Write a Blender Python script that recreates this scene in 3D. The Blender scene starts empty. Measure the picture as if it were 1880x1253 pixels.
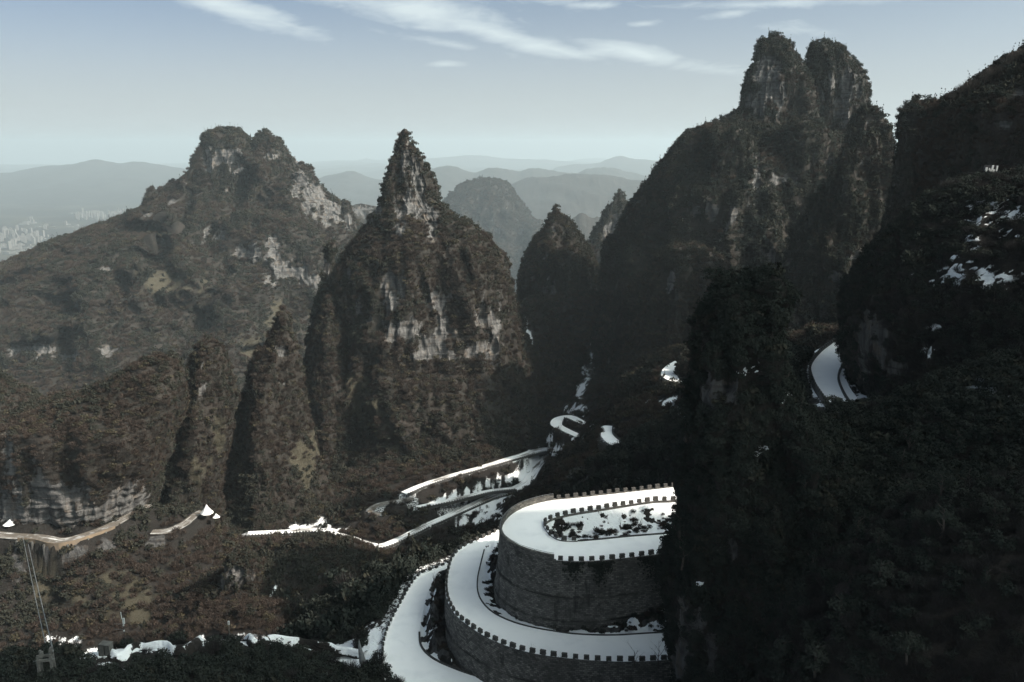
import bpy, math, random, time
import numpy as np
from mathutils import Vector
T0 = time.time()
random.seed(7)
RNG = np.random.default_rng(11)
SC = bpy.context.scene
COL = SC.collection

# ------------------------------------------------------------------ camera, light, exposure
F, CX, CY, PITCH = 1628.0, 940.0, 626.5, math.radians(12.5)
cam_data = bpy.data.cameras.new('camera')
cam_data.sensor_width = 36.0
cam_data.lens = F / 1880.0 * 36.0
cam_data.clip_start, cam_data.clip_end = 1.0, 200000.0
cam = bpy.data.objects.new('camera', cam_data)
COL.objects.link(cam)
cam.rotation_euler = (math.pi / 2 - PITCH, 0, 0)
SC.camera = cam

SUN_EL = math.radians(38.0)
SUN_DIR = Vector((0.93 * math.cos(SUN_EL), -0.37 * math.cos(SUN_EL), math.sin(SUN_EL))).normalized()
sun_data = bpy.data.lights.new('sun', 'SUN')
sun_data.energy = 2.95
sun_data.angle = math.radians(0.5)
sun_data.color = (1.0, 0.89, 0.78)
sun = bpy.data.objects.new('sun', sun_data)
COL.objects.link(sun)
sun.rotation_euler = SUN_DIR.to_track_quat('Z', 'Y').to_euler()

SC.view_settings.view_transform = 'Standard'
SC.view_settings.look = 'None'
SC.view_settings.gamma = 1.0
SC.view_settings.use_curve_mapping = False
SC.view_settings.exposure = 1.32
SC.render.engine = 'CYCLES'
SC.cycles.use_denoising = True
SC.cycles.max_bounces = 5
SC.cycles.diffuse_bounces = 3
SC.cycles.glossy_bounces = 1
SC.cycles.transparent_max_bounces = 4
SC.cycles.volume_bounces = 0
SC.cycles.use_fast_gi = False


class NT:
    """tiny node tree writer"""
    def __init__(s, tree):
        s.t = tree
        tree.nodes.clear()

    def n(s, kind, **kw):
        nd = s.t.nodes.new(kind)
        for k, v in kw.items():
            if k.startswith('i_'):
                key = k[2:]
                key = int(key) if key.isdigit() else key.replace('_', ' ')
                if hasattr(v, 'node'):
                    s.t.links.new(v, nd.inputs[key])
                else:
                    nd.inputs[key].default_value = v
            else:
                setattr(nd, k, v)
        return nd

    def link(s, a, b):
        s.t.links.new(a, b)

    def math(s, op, a, b=0.0, c=None, clamp=False):
        nd = s.t.nodes.new('ShaderNodeMath')
        nd.operation, nd.use_clamp = op, clamp
        for i, v in enumerate((a, b, c)):
            if v is None:
                continue
            if hasattr(v, 'node'):
                s.t.links.new(v, nd.inputs[i])
            else:
                nd.inputs[i].default_value = v
        return nd.outputs[0]

    def mix(s, f, a, b, mode='MIX'):
        nd = s.t.nodes.new('ShaderNodeMix')
        nd.data_type, nd.blend_type = 'RGBA', mode
        for sock, v in ((nd.inputs[0], f), (nd.inputs[6], a), (nd.inputs[7], b)):
            if hasattr(v, 'node'):
                s.t.links.new(v, sock)
            else:
                sock.default_value = v if not isinstance(v, tuple) or len(v) == 4 else (*v, 1)
        return nd.outputs[2]

    def ramp(s, f, stops):
        nd = s.t.nodes.new('ShaderNodeValToRGB')
        s.t.links.new(f, nd.inputs[0])
        el = nd.color_ramp.elements
        while len(el) < len(stops):
            el.new(0.5)
        for e, (p, c) in zip(el, stops):
            e.position = p
            e.color = (c, c, c, 1) if not isinstance(c, tuple) else (*c, 1)
        return nd.outputs[0]

    def noise(s, vec, scale, detail=4, rough=0.55, dist=0.0):
        nd = s.t.nodes.new('ShaderNodeTexNoise')
        s.t.links.new(vec, nd.inputs['Vector'])
        nd.inputs['Scale'].default_value = scale
        nd.inputs['Detail'].default_value = detail
        nd.inputs['Roughness'].default_value = rough
        nd.inputs['Distortion'].default_value = dist
        return nd.outputs[0]

    def mapping(s, vec, scale=(1, 1, 1), rot=(0, 0, 0), loc=(0, 0, 0)):
        nd = s.t.nodes.new('ShaderNodeMapping')
        s.t.links.new(vec, nd.inputs[0])
        nd.inputs[1].default_value = loc
        nd.inputs[2].default_value = rot
        nd.inputs[3].default_value = scale
        return nd.outputs[0]


def ray(px, py):
    px, py = np.asarray(px, float), np.asarray(py, float)
    x, up = (px - CX) / F, -(py - CY) / F
    return np.stack([x, math.cos(PITCH) + up * math.sin(PITCH), -math.sin(PITCH) + up * math.cos(PITCH)], -1)


CLOUD_COL = (2.05, 2.32, 2.38, 1)
HORIZON_COL = (1.56, 1.72, 1.75, 1)
CLOUDS = [(430, 18, 150, 24, -14, 1.0), (520, 42, 60, 8, -14, .7), (760, 18, 200, 34, -8, 1.0), (900, 58, 190, 22, -16, .95), (1010, 88, 110, 12, -14, .7),
          (1180, 100, 120, 18, -12, .85), (1120, 92, 60, 12, 4, .6), (815, 118, 50, 8, 2, .6), (1090, 10, 60, 8, 0, .6), (1180, 44, 40, 8, 5, .6), (1340, 26, 60, 9, 4, .65),
          (1400, 8, 260, 10, 0, .5), (1330, 130, 90, 12, -6, .45), (1450, 55, 70, 14, -4, .4), (830, 82, 120, 10, -10, .4), (640, -90, 500, 60, -8, .7), (1500, -120, 300, 40, -8, .6)]


def make_world():
    w = bpy.data.worlds.new('World')
    SC.world = w
    w.use_nodes = True
    g = NT(w.node_tree)
    sky = g.n('ShaderNodeTexSky', sky_type='NISHITA', sun_disc=False)
    sky.sun_elevation = SUN_EL
    sky.sun_rotation = math.atan2(SUN_DIR.x, SUN_DIR.y)
    sky.altitude = 1200
    sky.air_density, sky.dust_density, sky.ozone_density = 0.15, 10.0, 0.4
    hs = g.n('ShaderNodeHueSaturation', i_Color=sky.outputs[0])
    hs.inputs['Saturation'].default_value = 0.84
    tint = g.mix(1.0, hs.outputs[0], (0.83, 1.0, 0.96, 1), 'MULTIPLY')
    tc = g.n('ShaderNodeTexCoord').outputs['Generated']
    sep = g.n('ShaderNodeSeparateXYZ', i_0=tc)
    # thin cirrus: drawn-out banks round a few directions of the sky, torn by noise; a faint veil elsewhere
    hz = g.math('SQRT', g.math('ADD', g.math('MULTIPLY', sep.outputs[0], sep.outputs[0]), g.math('MULTIPLY', sep.outputs[1], sep.outputs[1])))
    hz = g.math('MAXIMUM', hz, 0.05)
    ta = g.math('ARCTAN2', sep.outputs[0], sep.outputs[1])
    te = g.math('ARCTAN2', sep.outputs[2], hz)
    cv = g.n('ShaderNodeCombineXYZ', i_0=ta, i_1=te).outputs[0]
    tear = g.noise(g.mapping(cv, (9, 34, 1), (0, 0, math.radians(-14))), 1.0, 8, 0.62, 1.2)
    thread = g.noise(g.mapping(cv, (30, 150, 1), (0, 0, math.radians(-16))), 1.0, 6, 0.62, 0.8)
    tn = g.math('ADD', g.math('MULTIPLY', g.math('SUBTRACT', tear, 0.5), 1.5), g.math('MULTIPLY', g.math('SUBTRACT', thread, 0.5), 0.55))
    m = None
    for px, py, rx, ry, an, wt in CLOUDS:
        d = ray(px, py)
        a0, e0 = math.atan2(d[0], d[1]), math.atan2(d[2], math.hypot(d[0], d[1]))
        mp = g.n('ShaderNodeMapping', vector_type='TEXTURE', i_0=cv)
        mp.inputs[1].default_value = (a0, e0, 0)
        mp.inputs[2].default_value = (0, 0, math.radians(an))
        mp.inputs[3].default_value = (rx / F, ry / F, 1)
        ln = g.n('ShaderNodeVectorMath', operation='LENGTH', i_0=mp.outputs[0]).outputs['Value']
        k = g.math('MULTIPLY', g.math('SUBTRACT', 1.0, ln), wt)
        m = k if m is None else g.math('MAXIMUM', m, k)
    m = g.math('MAXIMUM', m, -0.55)
    m = g.math('ADD', m, tn)
    m = g.ramp(m, [(0.02, 0.0), (0.45, 0.5), (0.95, 0.88)])
    # the layer of haze low over the whole horizon
    hzf = g.n('ShaderNodeMapRange', i_0=te, interpolation_type='SMOOTHERSTEP')
    hzf.inputs[1].default_value, hzf.inputs[2].default_value, hzf.inputs[3].default_value, hzf.inputs[4].default_value = -0.02, 0.20, 0.98, 0.0
    base = g.mix(hzf.outputs[0], tint, HORIZON_COL)
    up = g.n('ShaderNodeMapRange', i_0=te)
    up.inputs[1].default_value, up.inputs[2].default_value = 0.03, 0.08
    m = g.math('MULTIPLY', m, up.outputs[0])
    colr = g.mix(m, base, CLOUD_COL)
    bg = g.n('ShaderNodeBackground', i_Color=colr)
    bg.inputs[1].default_value = 0.15
    out = g.n('ShaderNodeOutputWorld')
    g.link(bg.outputs[0], out.inputs[0])


make_world()


# ------------------------------------------------------------------ geometry of the view: sight lines to points in the place
def PY(px, py, Y):
    d = ray(px, py)
    return d * (np.asarray(Y, float) / d[..., 1])[..., None]


def PZ(px, py, z):
    d = ray(px, py)
    return d * (np.asarray(z, float) / d[..., 2])[..., None]


def proj(V):
    s, c = math.sin(PITCH), math.cos(PITCH)
    fwd = V[..., 1] * c - V[..., 2] * s
    up = V[..., 1] * s + V[..., 2] * c
    fwd = np.where(np.abs(fwd) < 1e-3, 1e-3, fwd)
    return CX + F * V[..., 0] / fwd, CY - F * up / fwd


# ------------------------------------------------------------------ noise
_P = np.random.default_rng(3).permutation(256)
_P = np.concatenate([_P, _P, _P]).astype(np.int32)
_G = np.random.default_rng(5).normal(size=(256, 3)).astype(np.float32)
_G /= np.linalg.norm(_G, axis=1, keepdims=True)


def gnoise(x, y, z):
    x, y, z = (np.asarray(a, np.float32) for a in (x, y, z))
    xi, yi, zi = np.floor(x).astype(np.int32), np.floor(y).astype(np.int32), np.floor(z).astype(np.int32)
    fx, fy, fz = x - xi, y - yi, z - zi
    xi &= 255; yi &= 255; zi &= 255
    u, v, w = (t * t * t * (t * (t * 6 - 15) + 10) for t in (fx, fy, fz))
    r = 0
    for dx in (0, 1):
        wx = u if dx else 1 - u
        a = _P[xi + dx]
        for dy in (0, 1):
            wy = v if dy else 1 - v
            b = _P[(a + yi + dy) & 511]
            for dz in (0, 1):
                wz = w if dz else 1 - w
                g = _G[_P[(b + zi + dz) & 511]]
                r = r + wx * wy * wz * (g[..., 0] * (fx - dx) + g[..., 1] * (fy - dy) + g[..., 2] * (fz - dz))
    return r * 1.6


def fbm(V, s, oct=4, st=(1, 1, 1), gain=0.5, off=0.0):
    x, y, z = V[..., 0] / (s * st[0]) + off, V[..., 1] / (s * st[1]) + off * 1.7, V[..., 2] / (s * st[2]) + off * .6
    a, r, t = 1.0, 0, 0
    for o in range(oct):
        r = r + a * gnoise(x, y, z)
        t += a
        a *= gain
        x, y, z = x * 2.03 + 17.1, y * 2.03 + 5.3, z * 2.03 + 9.7
    return r / t * 1.5


def ridged(V, s, oct=3, st=(1, 1, 1), off=0.0):
    x, y, z = V[..., 0] / (s * st[0]) + off, V[..., 1] / (s * st[1]) + off * 1.3, V[..., 2] / (s * st[2]) + off * .7
    a, r, t = 1.0, 0, 0
    for o in range(oct):
        r = r + a * (1 - np.abs(gnoise(x, y, z)) * 1.6)
        t += a
        a *= 0.5
        x, y, z = x * 2.1 + 7.7, y * 2.1 + 3.1, z * 2.1 + 1.9
    return r / t


def sstep(x, a, b):
    t = np.clip((x - a) / (b - a), 0, 1)
    return t * t * (3 - 2 * t)


# ------------------------------------------------------------------ object helpers
def tag(o, label=None, cat=None, group=None, kind=None):
    for k, v in (('label', label), ('category', cat), ('group', group), ('kind', kind)):
        if v:
            o[k] = v
    return o


def link(name, me, parent=None):
    o = bpy.data.objects.new(name, me)
    COL.objects.link(o)
    if parent:
        o.parent = parent
    return o


def empty(name, loc=(0, 0, 0), rz=0.0):
    o = bpy.data.objects.new(name, None)
    COL.objects.link(o)
    o.location = loc
    o.rotation_euler = (0, 0, rz)
    o.empty_display_size = 0.5
    return o


def mesh_np(name, V, faces, mat=None, smooth=True, attrs=None, uv=None):
    """V (n,3); faces (m,4) or (m,3) int array"""
    me = bpy.data.meshes.new(name)
    V = np.ascontiguousarray(V, np.float32)
    faces = np.ascontiguousarray(faces, np.int32)
    k = faces.shape[1]
    me.vertices.add(len(V))
    me.vertices.foreach_set('co', V.ravel())
    me.loops.add(faces.size)
    me.loops.foreach_set('vertex_index', faces.ravel())
    me.polygons.add(len(faces))
    me.polygons.foreach_set('loop_start', np.arange(0, faces.size, k, dtype=np.int32))
    me.polygons.foreach_set('use_smooth', np.full(len(faces), smooth))
    for nm, a in (attrs or {}).items():
        at = me.attributes.new(nm, 'FLOAT', 'POINT')
        at.data.foreach_set('value', np.ascontiguousarray(a, np.float32).ravel())
    if uv is not None:
        l = me.uv_layers.new(name='uv')
        l.data.foreach_set('uv', np.ascontiguousarray(uv[faces.ravel()], np.float32).ravel())
    me.update(calc_edges=True)
    me.validate()
    if mat:
        me.materials.append(mat)
    return me


def grid_faces(n, m, wrap=False):
    j = np.arange(m if wrap else m - 1)
    i = np.arange(n - 1)
    I, J = np.meshgrid(i, j, indexing='ij')
    J2 = (J + 1) % m
    return np.stack([I * m + J, I * m + J2, (I + 1) * m + J2, (I + 1) * m + J], -1).reshape(-1, 4)


def grid_normals(V, wrap=False):
    if wrap:
        du = np.roll(V, -1, 1) - np.roll(V, 1, 1)
    else:
        du = np.gradient(V, axis=1)
    dv = np.gradient(V, axis=0)
    n = np.cross(du, dv)
    return n / (np.linalg.norm(n, axis=-1, keepdims=True) + 1e-9)


def pl(pts, n=None, step=None, smooth=True):
    """resample a polyline (k,d) evenly by arc length through a Catmull-Rom curve"""
    p = np.asarray(pts, float)
    if smooth and len(p) > 2:
        q = np.vstack([2 * p[0] - p[1], p, 2 * p[-1] - p[-2]])
        out = []
        for i in range(1, len(q) - 2):
            t = np.linspace(0, 1, 24, endpoint=False)[:, None]
            a, b, c, d = q[i - 1], q[i], q[i + 1], q[i + 2]
            out.append(0.5 * (2 * b + (c - a) * t + (2 * a - 5 * b + 4 * c - d) * t ** 2 + (3 * b - a - 3 * c + d) * t ** 3))
        p = np.vstack(out + [q[-2:-1]])
    s = np.r_[0, np.cumsum(np.linalg.norm(np.diff(p, axis=0), axis=1))]
    if n is None:
        n = max(2, int(s[-1] / step) + 1)
    u = np.linspace(0, s[-1], n)
    return np.stack([np.interp(u, s, p[:, k]) for k in range(p.shape[1])], 1)


class MB:
    """collects simple solids into one mesh"""
    def __init__(s):
        s.v, s.f = [], []

    def add(s, v, f):
        o = len(s.v)
        s.v += [tuple(map(float, p)) for p in v]
        s.f += [tuple(i + o for i in q) for q in f]
        return s

    def box(s, c, size, rz=0.0, taper=1.0, tilt=(0, 0)):
        hx, hy, h = size[0] / 2, size[1] / 2, size[2]
        v = []
        for z, k in ((0, 1.0), (h, taper)):
            for sx, sy in ((-1, -1), (1, -1), (1, 1), (-1, 1)):
                x, y = sx * hx * k + tilt[0] * z, sy * hy * k + tilt[1] * z
                v.append((c[0] + x * math.cos(rz) - y * math.sin(rz), c[1] + x * math.sin(rz) + y * math.cos(rz), c[2] + z))
        return s.add(v, [(3, 2, 1, 0), (4, 5, 6, 7), (0, 1, 5, 4), (1, 2, 6, 5), (2, 3, 7, 6), (3, 0, 4, 7)])

    def tube(s, pts, radii, k=5):
        pts = [Vector(p) for p in pts]
        if not hasattr(radii, '__len__'):
            radii = [radii] * len(pts)
        v, f = [], []
        for i, p in enumerate(pts):
            d = (pts[min(i + 1, len(pts) - 1)] - pts[max(i - 1, 0)]).normalized()
            a = d.orthogonal().normalized()
            b = d.cross(a)
            for j in range(k):
                t = 2 * math.pi * j / k
                v.append(p + (a * math.cos(t) + b * math.sin(t)) * radii[i])
        for i in range(len(pts) - 1):
            for j in range(k):
                f.append((i * k + j, i * k + (j + 1) % k, (i + 1) * k + (j + 1) % k, (i + 1) * k + j))
        f.append(tuple(range(k - 1, -1, -1)))
        f.append(tuple((len(pts) - 1) * k + j for j in range(k)))
        return s.add(v, f)

    def mesh(s, name, mat, smooth=False):
        me = bpy.data.meshes.new(name)
        me.from_pydata(s.v, [], s.f)
        me.materials.append(mat)
        if smooth:
            me.polygons.foreach_set('use_smooth', [True] * len(me.polygons))
        me.update()
        return me

    def build(s, name, mat, parent=None, smooth=False):
        return link(name, s.mesh(name, mat, smooth), parent)


# ------------------------------------------------------------------ materials
def material(name):
    m = bpy.data.materials.new(name)
    m.use_nodes = True
    return m, NT(m.node_tree)


def finish(g, color, rough=0.9, bump=None, strength=0.5, dist=0.5, spec=0.2):
    b = g.n('ShaderNodeBsdfPrincipled')
    for sock, v in (('Base Color', color), ('Roughness', rough)):
        if hasattr(v, 'node'):
            g.link(v, b.inputs[sock])
        else:
            b.inputs[sock].default_value = v if not isinstance(v, tuple) else (*v, 1)
    b.inputs['Specular IOR Level'].default_value = spec
    if bump is not None:
        bp = g.n('ShaderNodeBump', i_Height=bump)
        bp.inputs['Strength'].default_value = strength
        bp.inputs['Distance'].default_value = dist
        g.link(bp.outputs[0], b.inputs['Normal'])
    o = g.n('ShaderNodeOutputMaterial')
    g.link(b.outputs[0], o.inputs[0])


def rock_color(g, co, k=1.0):
    streak = g.noise(g.mapping(co, (0.30 * k, 0.30 * k, 0.035 * k)), 1.0, 6, 0.62, 0.5)
    mott = g.noise(g.mapping(co, (0.12 * k, 0.12 * k, 0.12 * k)), 1.0, 7, 0.65)
    strata = g.noise(g.mapping(co, (0.02 * k, 0.02 * k, 0.55 * k)), 1.0, 4, 0.6, 0.8)
    base = g.ramp(streak, [(0.30, (0.022, 0.022, 0.024)), (0.45, (0.097, 0.096, 0.094)), (0.60, (0.169, 0.163, 0.156)), (0.8, (0.252, 0.241, 0.223))])
    och = g.ramp(mott, [(0.52, 0.0), (0.70, 0.6)])
    base = g.mix(och, base, (0.180, 0.133, 0.090), 'MIX')
    dark = g.ramp(strata, [(0.36, 0.48), (0.47, 1.0)])
    base = g.mix(1.0, base, dark, 'MULTIPLY')
    return base, streak, strata, mott


def mat_mountain(name, k=1.0, veg=None):
    m, g = material(name)
    co = g.n('ShaderNodeTexCoord').outputs['Object']
    rock = g.n('ShaderNodeAttribute', attribute_name='rock').outputs['Fac']
    snow = g.n('ShaderNodeAttribute', attribute_name='snow').outputs['Fac']
    grass = g.n('ShaderNodeAttribute', attribute_name='grass').outputs['Fac']
    rc, streak, strata, mott = rock_color(g, co, k)
    rc = g.mix(1.0, rc, (0.72, 0.72, 0.73, 1), 'MULTIPLY')
    n1 = g.noise(co, 0.05 * k, 6, 0.6)
    n2 = g.noise(co, 0.6 * k, 5, 0.7)
    n3 = g.noise(co, 1.9 * k, 3, 0.7)
    ve = g.ramp(n1, [(0.36, (0.0214, 0.0198, 0.0159)), (0.52, (0.0297, 0.0254, 0.0214)), (0.66, (0.0407, 0.0327, 0.0277))])
    ve = g.mix(g.ramp(n2, [(0.35, 0.0), (0.65, 0.8)]), ve, (0.0153, 0.0140, 0.0124), 'MIX')
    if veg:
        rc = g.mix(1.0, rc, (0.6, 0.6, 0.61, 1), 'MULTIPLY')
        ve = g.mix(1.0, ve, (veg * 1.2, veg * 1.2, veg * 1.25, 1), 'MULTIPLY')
    gr = g.mix(n2, (0.0422, 0.0386, 0.0254), (0.0581, 0.0509, 0.0366))
    ve = g.mix(g.math('MULTIPLY', grass, 0.85), ve, gr)
    rn = g.math('ADD', rock, g.math('MULTIPLY', g.math('SUBTRACT', n2, 0.5), 0.9))
    rf = g.ramp(rn, [(0.36, 0.0), (0.56, 1.0)])
    col = g.mix(rf, ve, rc)
    sn = g.math('ADD', snow, g.math('ADD', g.math('MULTIPLY', g.math('SUBTRACT', n3, 0.5), 0.9), g.math('MULTIPLY', g.math('SUBTRACT', n2, 0.5), 1.5)))
    sn = g.math('SUBTRACT', sn, g.math('MULTIPLY', g.math('LESS_THAN', snow, 0.02), 2.0))
    sf = g.ramp(sn, [(0.40, 0.0), (0.50, 1.0)])
    col = g.mix(sf, col, (0.84, 0.86, 0.88))
    h = g.math('ADD', g.math('MULTIPLY', streak, 1.0), g.math('MULTIPLY', strata, 0.7))
    h = g.math('ADD', h, g.math('MULTIPLY', n2, 0.5))
    finish(g, col, 0.92, h, 0.8, 1.6 / k)
    return m


def mat_simple(name, c1, c2, scale, rough=0.85, bump=0.3, dist=0.05, detail=5):
    m, g = material(name)
    co = g.n('ShaderNodeTexCoord').outputs['Object']
    n = g.noise(co, scale, detail, 0.65)
    col = g.mix(g.ramp(n, [(0.3, 0.0), (0.7, 1.0)]), c1, c2)
    finish(g, col, rough, n, bump, dist)
    return m


def mat_snow(name, dirt=0.0):
    m, g = material(name)
    co = g.n('ShaderNodeTexCoord').outputs['Object']
    n1 = g.noise(co, 0.10, 5, 0.6)
    n2 = g.noise(co, 0.55, 6, 0.7)
    col = g.mix(g.ramp(n1, [(0.3, 0.0), (0.7, 1.0)]), (0.90, 0.905, 0.91), (0.945, 0.95, 0.95))
    if dirt:
        uv = g.n('ShaderNodeUVMap', uv_map='uv').outputs[0]
        d = g.noise(g.mapping(uv, (0.05, 1.1, 1)), 1.0, 5, 0.65, 0.3)
        d2 = g.noise(uv, 0.045, 3, 0.5)
        d = g.math('ADD', g.math('MULTIPLY', d, 0.7), g.math('MULTIPLY', d2, 0.55))
        f = g.ramp(d, [(0.63 - 0.10 * dirt, 0.0), (0.72 - 0.08 * dirt, 1.0)])
        col = g.mix(f, col, g.mix(n2, (0.080, 0.070, 0.060), (0.150, 0.130, 0.110)))
    n3 = g.noise(co, 0.30, 3, 0.55, 0.4)
    col = g.mix(g.ramp(n3, [(0.52, 0.0), (0.72, 0.35)]), col, (0.70, 0.72, 0.74))
    finish(g, col, 0.8, n2, 0.35, 0.2, 0.15)
    return m


def mat_wall(name, lines=()):
    m, g = material(name)
    co = g.n('ShaderNodeTexCoord').outputs['Object']
    uv = g.n('ShaderNodeUVMap', uv_map='uv').outputs[0]
    wob = g.noise(uv, 0.9, 3, 0.6)
    wv = g.n('ShaderNodeCombineXYZ', i_0=g.math('MULTIPLY', wob, 0.30), i_1=g.math('MULTIPLY', wob, 0.22)).outputs[0]
    vv = g.n('ShaderNodeVectorMath', operation='ADD', i_0=uv, i_1=wv).outputs[0]
    br = g.n('ShaderNodeTexBrick', i_Vector=vv)
    br.inputs['Scale'].default_value = 1.0
    br.inputs['Brick Width'].default_value = 0.62
    br.inputs['Row Height'].default_value = 0.33
    br.inputs['Mortar Size'].default_value = 0.035
    br.inputs['Mortar Smooth'].default_value = 0.3
    br.inputs['Color1'].default_value = (0.055, 0.055, 0.053, 1)
    br.inputs['Color2'].default_value = (0.24, 0.227, 0.205, 1)
    br.inputs['Mortar'].default_value = (0.030, 0.030, 0.030, 1)
    n1 = g.noise(co, 0.22, 5, 0.65)
    n2 = g.noise(co, 4.5, 4, 0.7)
    drip = g.math('ADD', g.noise(g.mapping(uv, (0.75, 0.10, 1)), 1.0, 6, 0.65, 0.5), g.math('MULTIPLY', g.math('SUBTRACT', g.noise(uv, 0.09, 2, 0.5), 0.5), 0.9))
    col = g.mix(g.ramp(n2, [(0.35, 0.0), (0.75, 0.5)]), br.outputs['Color'], (0.12, 0.113, 0.104))
    col = g.mix(g.ramp(n1, [(0.40, 0.0), (0.68, 0.75)]), col, (0.052, 0.050, 0.047))
    col = g.mix(g.ramp(drip, [(0.60, 0.0), (0.74, 0.85)]), col, (0.022, 0.022, 0.022))
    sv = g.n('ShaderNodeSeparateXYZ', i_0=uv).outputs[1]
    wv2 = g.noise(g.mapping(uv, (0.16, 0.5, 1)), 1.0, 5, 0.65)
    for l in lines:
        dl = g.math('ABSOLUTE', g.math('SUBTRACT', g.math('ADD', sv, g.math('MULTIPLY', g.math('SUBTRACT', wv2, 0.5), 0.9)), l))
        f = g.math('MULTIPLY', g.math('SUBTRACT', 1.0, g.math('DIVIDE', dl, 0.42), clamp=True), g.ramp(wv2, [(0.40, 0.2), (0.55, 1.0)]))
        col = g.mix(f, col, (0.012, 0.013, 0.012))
    h = g.math('ADD', g.math('MULTIPLY', br.outputs['Fac'], -1.0), g.math('MULTIPLY', n2, 0.7))
    finish(g, col, 0.9, h, 0.9, 0.08)
    return m


def mat_leaf(name, c1, c2, c3):
    m, g = material(name)
    rnd = g.n('ShaderNodeObjectInfo').outputs['Random']
    co = g.n('ShaderNodeTexCoord').outputs['Object']
    n = g.noise(co, 2.2, 3, 0.6)
    col = g.mix(rnd, c1, c2)
    col = g.mix(g.ramp(n, [(0.4, 0.0), (0.7, 0.8)]), col, c3)
    b = g.n('ShaderNodeBsdfDiffuse', i_Color=col)
    o = g.n('ShaderNodeOutputMaterial')
    g.link(b.outputs[0], o.inputs[0])
    return m


M = {}
M['mountain'] = mat_mountain('limestone_and_scrub')
M['mountain_far'] = mat_mountain('distant_limestone_and_scrub', 0.42)
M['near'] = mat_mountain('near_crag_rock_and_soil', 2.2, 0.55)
M['snow'] = mat_snow('clean_snow')
M['snow_dirty'] = mat_snow('tracked_snow', 0.2)
M['road_mud'] = mat_snow('muddy_road', 1.9)
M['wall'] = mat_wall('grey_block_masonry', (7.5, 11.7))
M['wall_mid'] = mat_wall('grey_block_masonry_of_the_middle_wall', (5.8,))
M['merlon'] = mat_simple('merlon_stone', (0.038, 0.037, 0.035), (0.090, 0.085, 0.078), 2.5, bump=0.6)
M['kerb'] = mat_simple('dark_kerb_stone', (0.03, 0.03, 0.03), (0.07, 0.068, 0.065), 2.0)
M['concrete'] = mat_simple('weathered_concrete', (0.06, 0.06, 0.058), (0.13, 0.128, 0.12), 1.2)
M['ochre_wall'] = mat_simple('rust_stained_masonry', (0.10, 0.085, 0.07), (0.23, 0.17, 0.115), 0.12, detail=7)
M['steel'] = mat_simple('grey_steel', (0.10, 0.11, 0.115), (0.20, 0.21, 0.22), 3.0, 0.5)
M['black'] = mat_simple('black_metal', (0.012, 0.013, 0.015), (0.03, 0.03, 0.034), 2.0, 0.6)
M['white'] = mat_simple('white_panel', (0.34, 0.36, 0.36), (0.50, 0.52, 0.52), 1.0, 0.6)
M['city'] = mat_simple('pale_render', (0.09, 0.086, 0.082), (0.20, 0.188, 0.178), 0.01, 0.8)
M['bark'] = mat_simple('bark', (0.035, 0.030, 0.026), (0.075, 0.064, 0.055), 3.0)
M['twig_dark'] = mat_leaf('dark_winter_twigs', (0.0239, 0.0227, 0.0228), (0.0357, 0.0332, 0.0328), (0.0187, 0.0180, 0.0185))
M['green'] = mat_leaf('evergreen_leaves', (0.0194, 0.0221, 0.0181), (0.0301, 0.0307, 0.0241), (0.0387, 0.0355, 0.0288))
M['brown'] = mat_leaf('winter_twigs', (0.0439, 0.0340, 0.0286), (0.0614, 0.0469, 0.0389), (0.0327, 0.0260, 0.0223))
M['olive'] = mat_leaf('olive_scrub', (0.0442, 0.0391, 0.0262), (0.0545, 0.0454, 0.0323), (0.0298, 0.0274, 0.0192))
M['shade'] = mat_leaf('dark_evergreen_leaves', (0.0175, 0.0232, 0.0207), (0.0265, 0.0310, 0.0260), (0.0283, 0.0289, 0.0260))


# ------------------------------------------------------------------ plant prototypes (unit size), used by the woods and copied as single trees
def leaf_cloud(rng, n, lobes, size, upward=0.45):
    """n leaf-sprays spread over the outer half of several lobes; returns V,F"""
    V, Fc = [], []
    w = np.array([l[3] ** 2 for l in lobes]); w /= w.sum()
    for i in range(n):
        cx, cy, cz, r, sq = lobes[rng.choice(len(lobes), p=w)]
        d = rng.normal(size=3)
        d /= np.linalg.norm(d)
        if d[2] < -0.35:
            d[2] *= -0.6
        rr = r * (0.55 + 0.5 * rng.random() ** 0.6)
        p = np.array([cx, cy, cz]) + d * rr * np.array([1, 1, sq])
        nrm = d * 0.9 + rng.normal(size=3) * 0.55 + np.array([0, 0, upward])
        nrm /= np.linalg.norm(nrm)
        a = np.cross(nrm, rng.normal(size=3)); a /= np.linalg.norm(a)
        b = np.cross(nrm, a)
        s = size * (0.6 + 0.8 * rng.random())
        o = len(V)
        V += [p - a * s, p - b * s * .7 + nrm * s * .15, p + a * s * 1.1, p + b * s * .75 - nrm * s * .1]
        Fc.append((o, o + 1, o + 2, o + 3))
    return V, Fc


def twig_cloud(rng, n, spread, height, width):
    V, Fc = [], []
    for i in range(n):
        az, el = rng.random() * 2 * math.pi, rng.random() ** 0.7
        r = spread * math.sqrt(rng.random())
        tip = np.array([math.cos(az) * r, math.sin(az) * r, height * (0.35 + 0.65 * math.sqrt(max(0.02, 1 - (r / spread) ** 2 * 0.8)) * (0.7 + 0.35 * rng.random()))])
        start = tip * np.array([0.45, 0.45, 0.5]) + rng.normal(size=3) * 0.08 * spread
        d = tip - start
        side = np.cross(d, rng.normal(size=3)); side /= (np.linalg.norm(side) + 1e-6)
        w = width * (0.6 + 0.8 * rng.random())
        o = len(V)
        V += [start - side * w, start + side * w, tip + side * w * .3, tip - side * w * .3]
        Fc.append((o, o + 1, o + 2, o + 3))
    return V, Fc


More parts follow.
